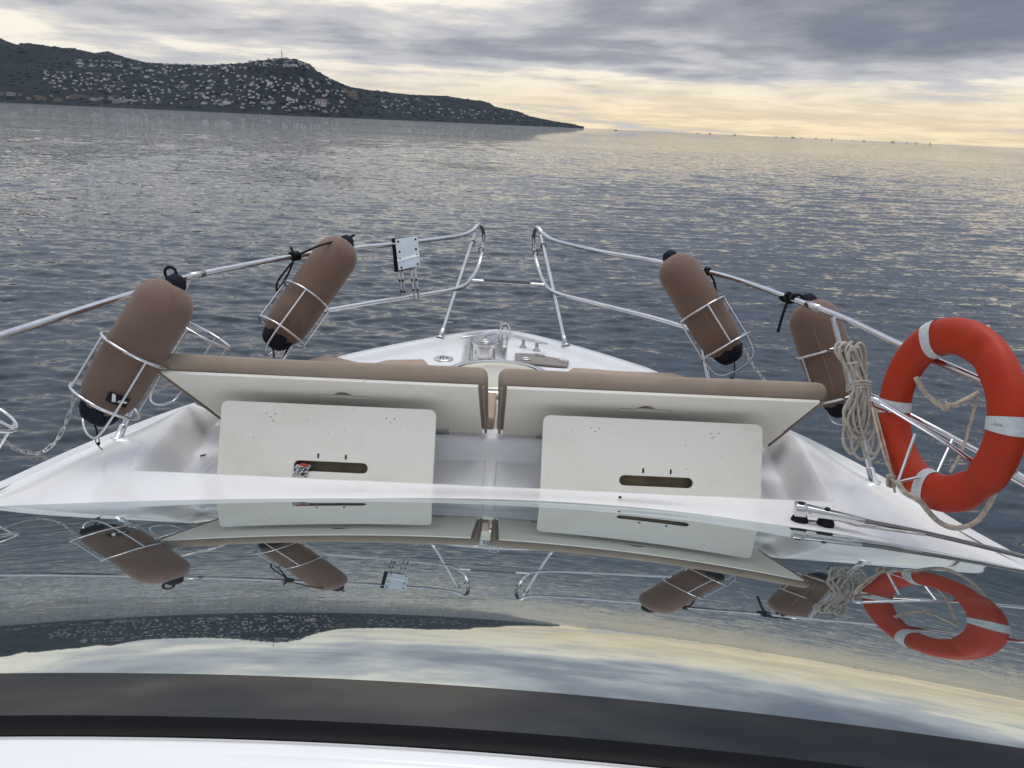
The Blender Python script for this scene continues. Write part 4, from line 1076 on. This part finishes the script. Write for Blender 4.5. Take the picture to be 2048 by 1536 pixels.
def holder():
    def rp(px, dd): return at(*px, D=2.86 + dd)
    bar = [rp((1790, 825), .33), rp((1750, 812), .10), rp((1742, 800), -.10), rp((1752, 800), -.16), rp((1800, 828), -.17), rp((1880, 878), -.17), rp((1950, 925), -.16), rp((2000, 945), -.15), rp((2024, 946), -.10), rp((2028, 938), .05), rp((1990, 915), .16)]
    h = MB().tube(spline(bar, 7), .0085, 10).build('lifebuoy_holder', steel, yacht)
    mr = [rp((1700, 770), .62), rp((1812, 826), .34), rp((1960, 905), .18), rp((2100, 985), .05)]
    MB().tube(spline(mr, 6), .010, 10).build('mid_rail', steel, h)
    for a, b, d1, d2 in (((1830, 868), (1796, 964), .02, .0), ((1904, 880), (1874, 945), .2, .1), ((1812, 826), (1818, 700), .34, .30)):
        MB().tube([rp(a, d1), rp(b, d2)], .006, 8).build('strut', steel, h)
    MB().tube([rp((1796, 964), .0), rp((1874, 945), .1), rp((1950, 990), .0)], .006, 8).build('floor_bar', steel, h)
    MB().tube([rp((2012, 948), -.08), rp((2120, 1010), -.05)], .010, 10).build('lower_rail', steel, h)
holder()

# ------------------------------------------------------------------ rope coil on the right stanchion
def coil():
    root = empty('rope_coil', at(1715, 900, Y=3.3), 'hank of beige rope hanging on the stanchion between fender and lifebuoy', 'rope')
    g = random.Random(4); Y0 = 3.30
    for k in range(17):
        y = Y0 - .10 + g.uniform(-.05, .05); x0 = 1700 + g.uniform(-14, 22); xt = x0 + g.uniform(-10, 10); top = 690 + g.uniform(-8, 14); bot = 870 + g.uniform(-30, 58); w_ = g.uniform(9, 20); lean = g.uniform(6, 22)
        wst = 1722 + g.uniform(-9, 10)       # gathered at the waist
        pts = [at(xt - w_ * .6, top + 18, Y=y), at(xt, top, Y=y + .01), at(xt + w_ * .6, top + 20, Y=y + .02), at(wst + 5, 768, Y=y + .01), at(x0 + lean + w_ + 6, bot - 40, Y=y), at(x0 + lean + 4, bot, Y=y - .01), at(x0 + lean - w_ + 2, bot - 36, Y=y - .02), at(wst - 6, 772, Y=y - .01)]
        MB().tube(spline(pts, 6, True), .0062, 7, True).build('rope_turn', rope_w, root)
    m = MB()
    for q in range(3):
        for (cx, cy, wd) in ((1718, 768 + q * 5, 24),):
            m.tube(spline([at(cx - wd, cy + 4, Y=Y0 - .10), at(cx, cy - 6 + q, Y=Y0 - .165), at(cx + wd, cy - 2, Y=Y0 - .10), at(cx, cy + 4, Y=Y0 - .05)], 6, True), .006, 7, True)
    m.tube([at(1693, 728, Y=Y0 - .155), at(1716, 725, Y=Y0 - .16)], .005, 7)
    m.build('lashing', rope_w, root)
    m = MB()
    m.tube(spline([at(1690, 700, Y=Y0 - .1), at(1692, 684, Y=Y0 - .1), at(1698, 675, Y=Y0 - .12)], 5), .005, 7); m.tube(spline([at(1706, 692, Y=Y0 - .1), at(1710, 680, Y=Y0 - .1), at(1716, 677, Y=Y0 - .12)], 5), .005, 7)
    m.build('rope_end', mat('frayed_rope', (.25, .22, .2), .9), root)
    # tail running down to the lifebuoy holder
    m = MB(); m.tube(spline([at(1742, 800, Y=3.08), at(1752, 850, Y=2.95), at(1770, 915, Y=2.85), at(1785, 950, Y=2.8), at(1800, 978, Y=2.78)], 6), .0048, 7); m.tube(spline([at(1745, 800, Y=3.07), at(1762, 860, Y=2.94), at(1778, 925, Y=2.84), at(1786, 966, Y=2.79), at(1790, 985, Y=2.78)], 6), .0048, 7)
    for q in range(6): m.tube(spline([at(1782 + 8 * math.cos(q + k * 1.6), 962 + 12 * math.sin(q * 1.7 + k * 1.6), Y=2.78 - .01 * k) for k in range(4)], 4, True), .0048, 6, True)
    m.build('rope_tail', rope_m, root)
coil()

# ------------------------------------------------------------------ windshield wiper
def wiper():
    zt = .10; P0 = at(1598, 1046, Z=zt); P1 = at(1650, 1052, Z=zt); d = nrm(P1 - P0)
    root = MB(); pd = nrm(np.cross(A(0, 0, 1), d)); root.rbox((P0 + P1) / 2 + A(0, 0, .003), (d, pd, A(0, 0, 1)), (.075, .028, .004), .003, 2)
    w = root.build('wiper', steel, yacht)
    for p_ in (P0, P1): MB().lathe(p_ + A(0, 0, .006), A(0, 0, 1), [(0, .032), (.008, .033), (.022, .026), (.034, .020)], 20).build('rubber_boss', rubber, w)
    hb = P0 + A(-.004, 0, .058)
    MB().rbox(hb, (d, pd, A(0, 0, 1)), (.022, .022, .025), .006, 2).build('pivot_block', steel, w)
    MB().lathe(hb + A(0, 0, .0252), A(0, 0, 1), [(0, .013), (.003, .012), (.003, .001)], 14).build('pivot_cap', rubber, w)
    hd = P1 + A(0, 0, .058)
    # tapering channel arm
    E0 = hb + d * .02; E1 = at(1730, 1042, Y=hb[1] - .06); dd = nrm(E1 - E0); sd_ = nrm(np.cross(A(0, 0, 1), dd)); uu = np.cross(dd, sd_); Ln = np.linalg.norm(E1 - E0)
    MB().rbox((E0 + E1) / 2, (dd, sd_, uu), (Ln / 2, .017, .02), .004, 2, lambda q: A(q[0], q[1] * (1 - .45 * (q[0] / Ln + .5)), q[2] * (1 - .5 * (q[0] / Ln + .5)))).build('arm_channel', steel, w)
    MB().lathe(E0 + dd * .075 + uu * .0195, uu, [(0, .011), (.004, .010), (.004, .001)], 14).build('bolt', rubber, w)
    MB().lathe(E0 + dd * .015 - sd_ * .0165, -sd_, [(0, .007), (.004, .006)], 10).build('bolt', steel_dull, w)
    rod = [E1 - dd * .03, at(1850, 1066, Y=2.64), at(2048, 1113, Y=2.42), at(2300, 1180, Y=2.16)]
    MB().tube(spline(rod, 6), [.011] * 2 + [.0085] * 17, 10).build('rod', mat('dark_rod', (.20, .20, .20), .35, metal=1.0), w)
    R2 = [hd + A(0, 0, -.02) + d * .01, at(1712, 1050, Y=2.72), at(1850, 1069, Y=2.62)]
    MB().tube(R2, .006, 8).build('parallel_rod', steel_dull, w)
    MB().lathe(hd - A(0, 0, .02), d, [(0, .012), (.02, .014), (.05, .010)], 10).build('knuckle', steel_dull, w)
    bl_ = [at(2300, 1195, Y=2.15), at(2380, 1420, Y=1.6)]
    q0 = A(1.80, 2.40, zglass(1.80, 2.40) + .02)
wiper()

# crumbs of dirt on the deck
for i, (px, lab) in enumerate((((404, 889), 'small dark leaf scrap lying in the left gutter of the deck'), ((1239, 1004), 'tiny dark speck on the white coaming ahead of the glass'))):
    p_ = at(*px, Z=-.0 if i == 0 else .092); p_[2] = zdeck(p_[0], p_[1])
    o = MB().rbox(p_ + A(0, 0, .006), (nrm(A(.8, .5, .1)), nrm(A(-.5, .8, 0)), A(0, 0, 1)), (.014 if i == 0 else .006, .006, .003), .0025, 2, lambda q: A(q[0], q[1] * (1 - abs(q[0]) * 30 * .5), q[2] + abs(q[0]) * .3)).build('leaf_scrap', mat('dry_leaf', (.05, .035, .025), .9), None, origin=p_)
    tag(o, lab, 'leaf')
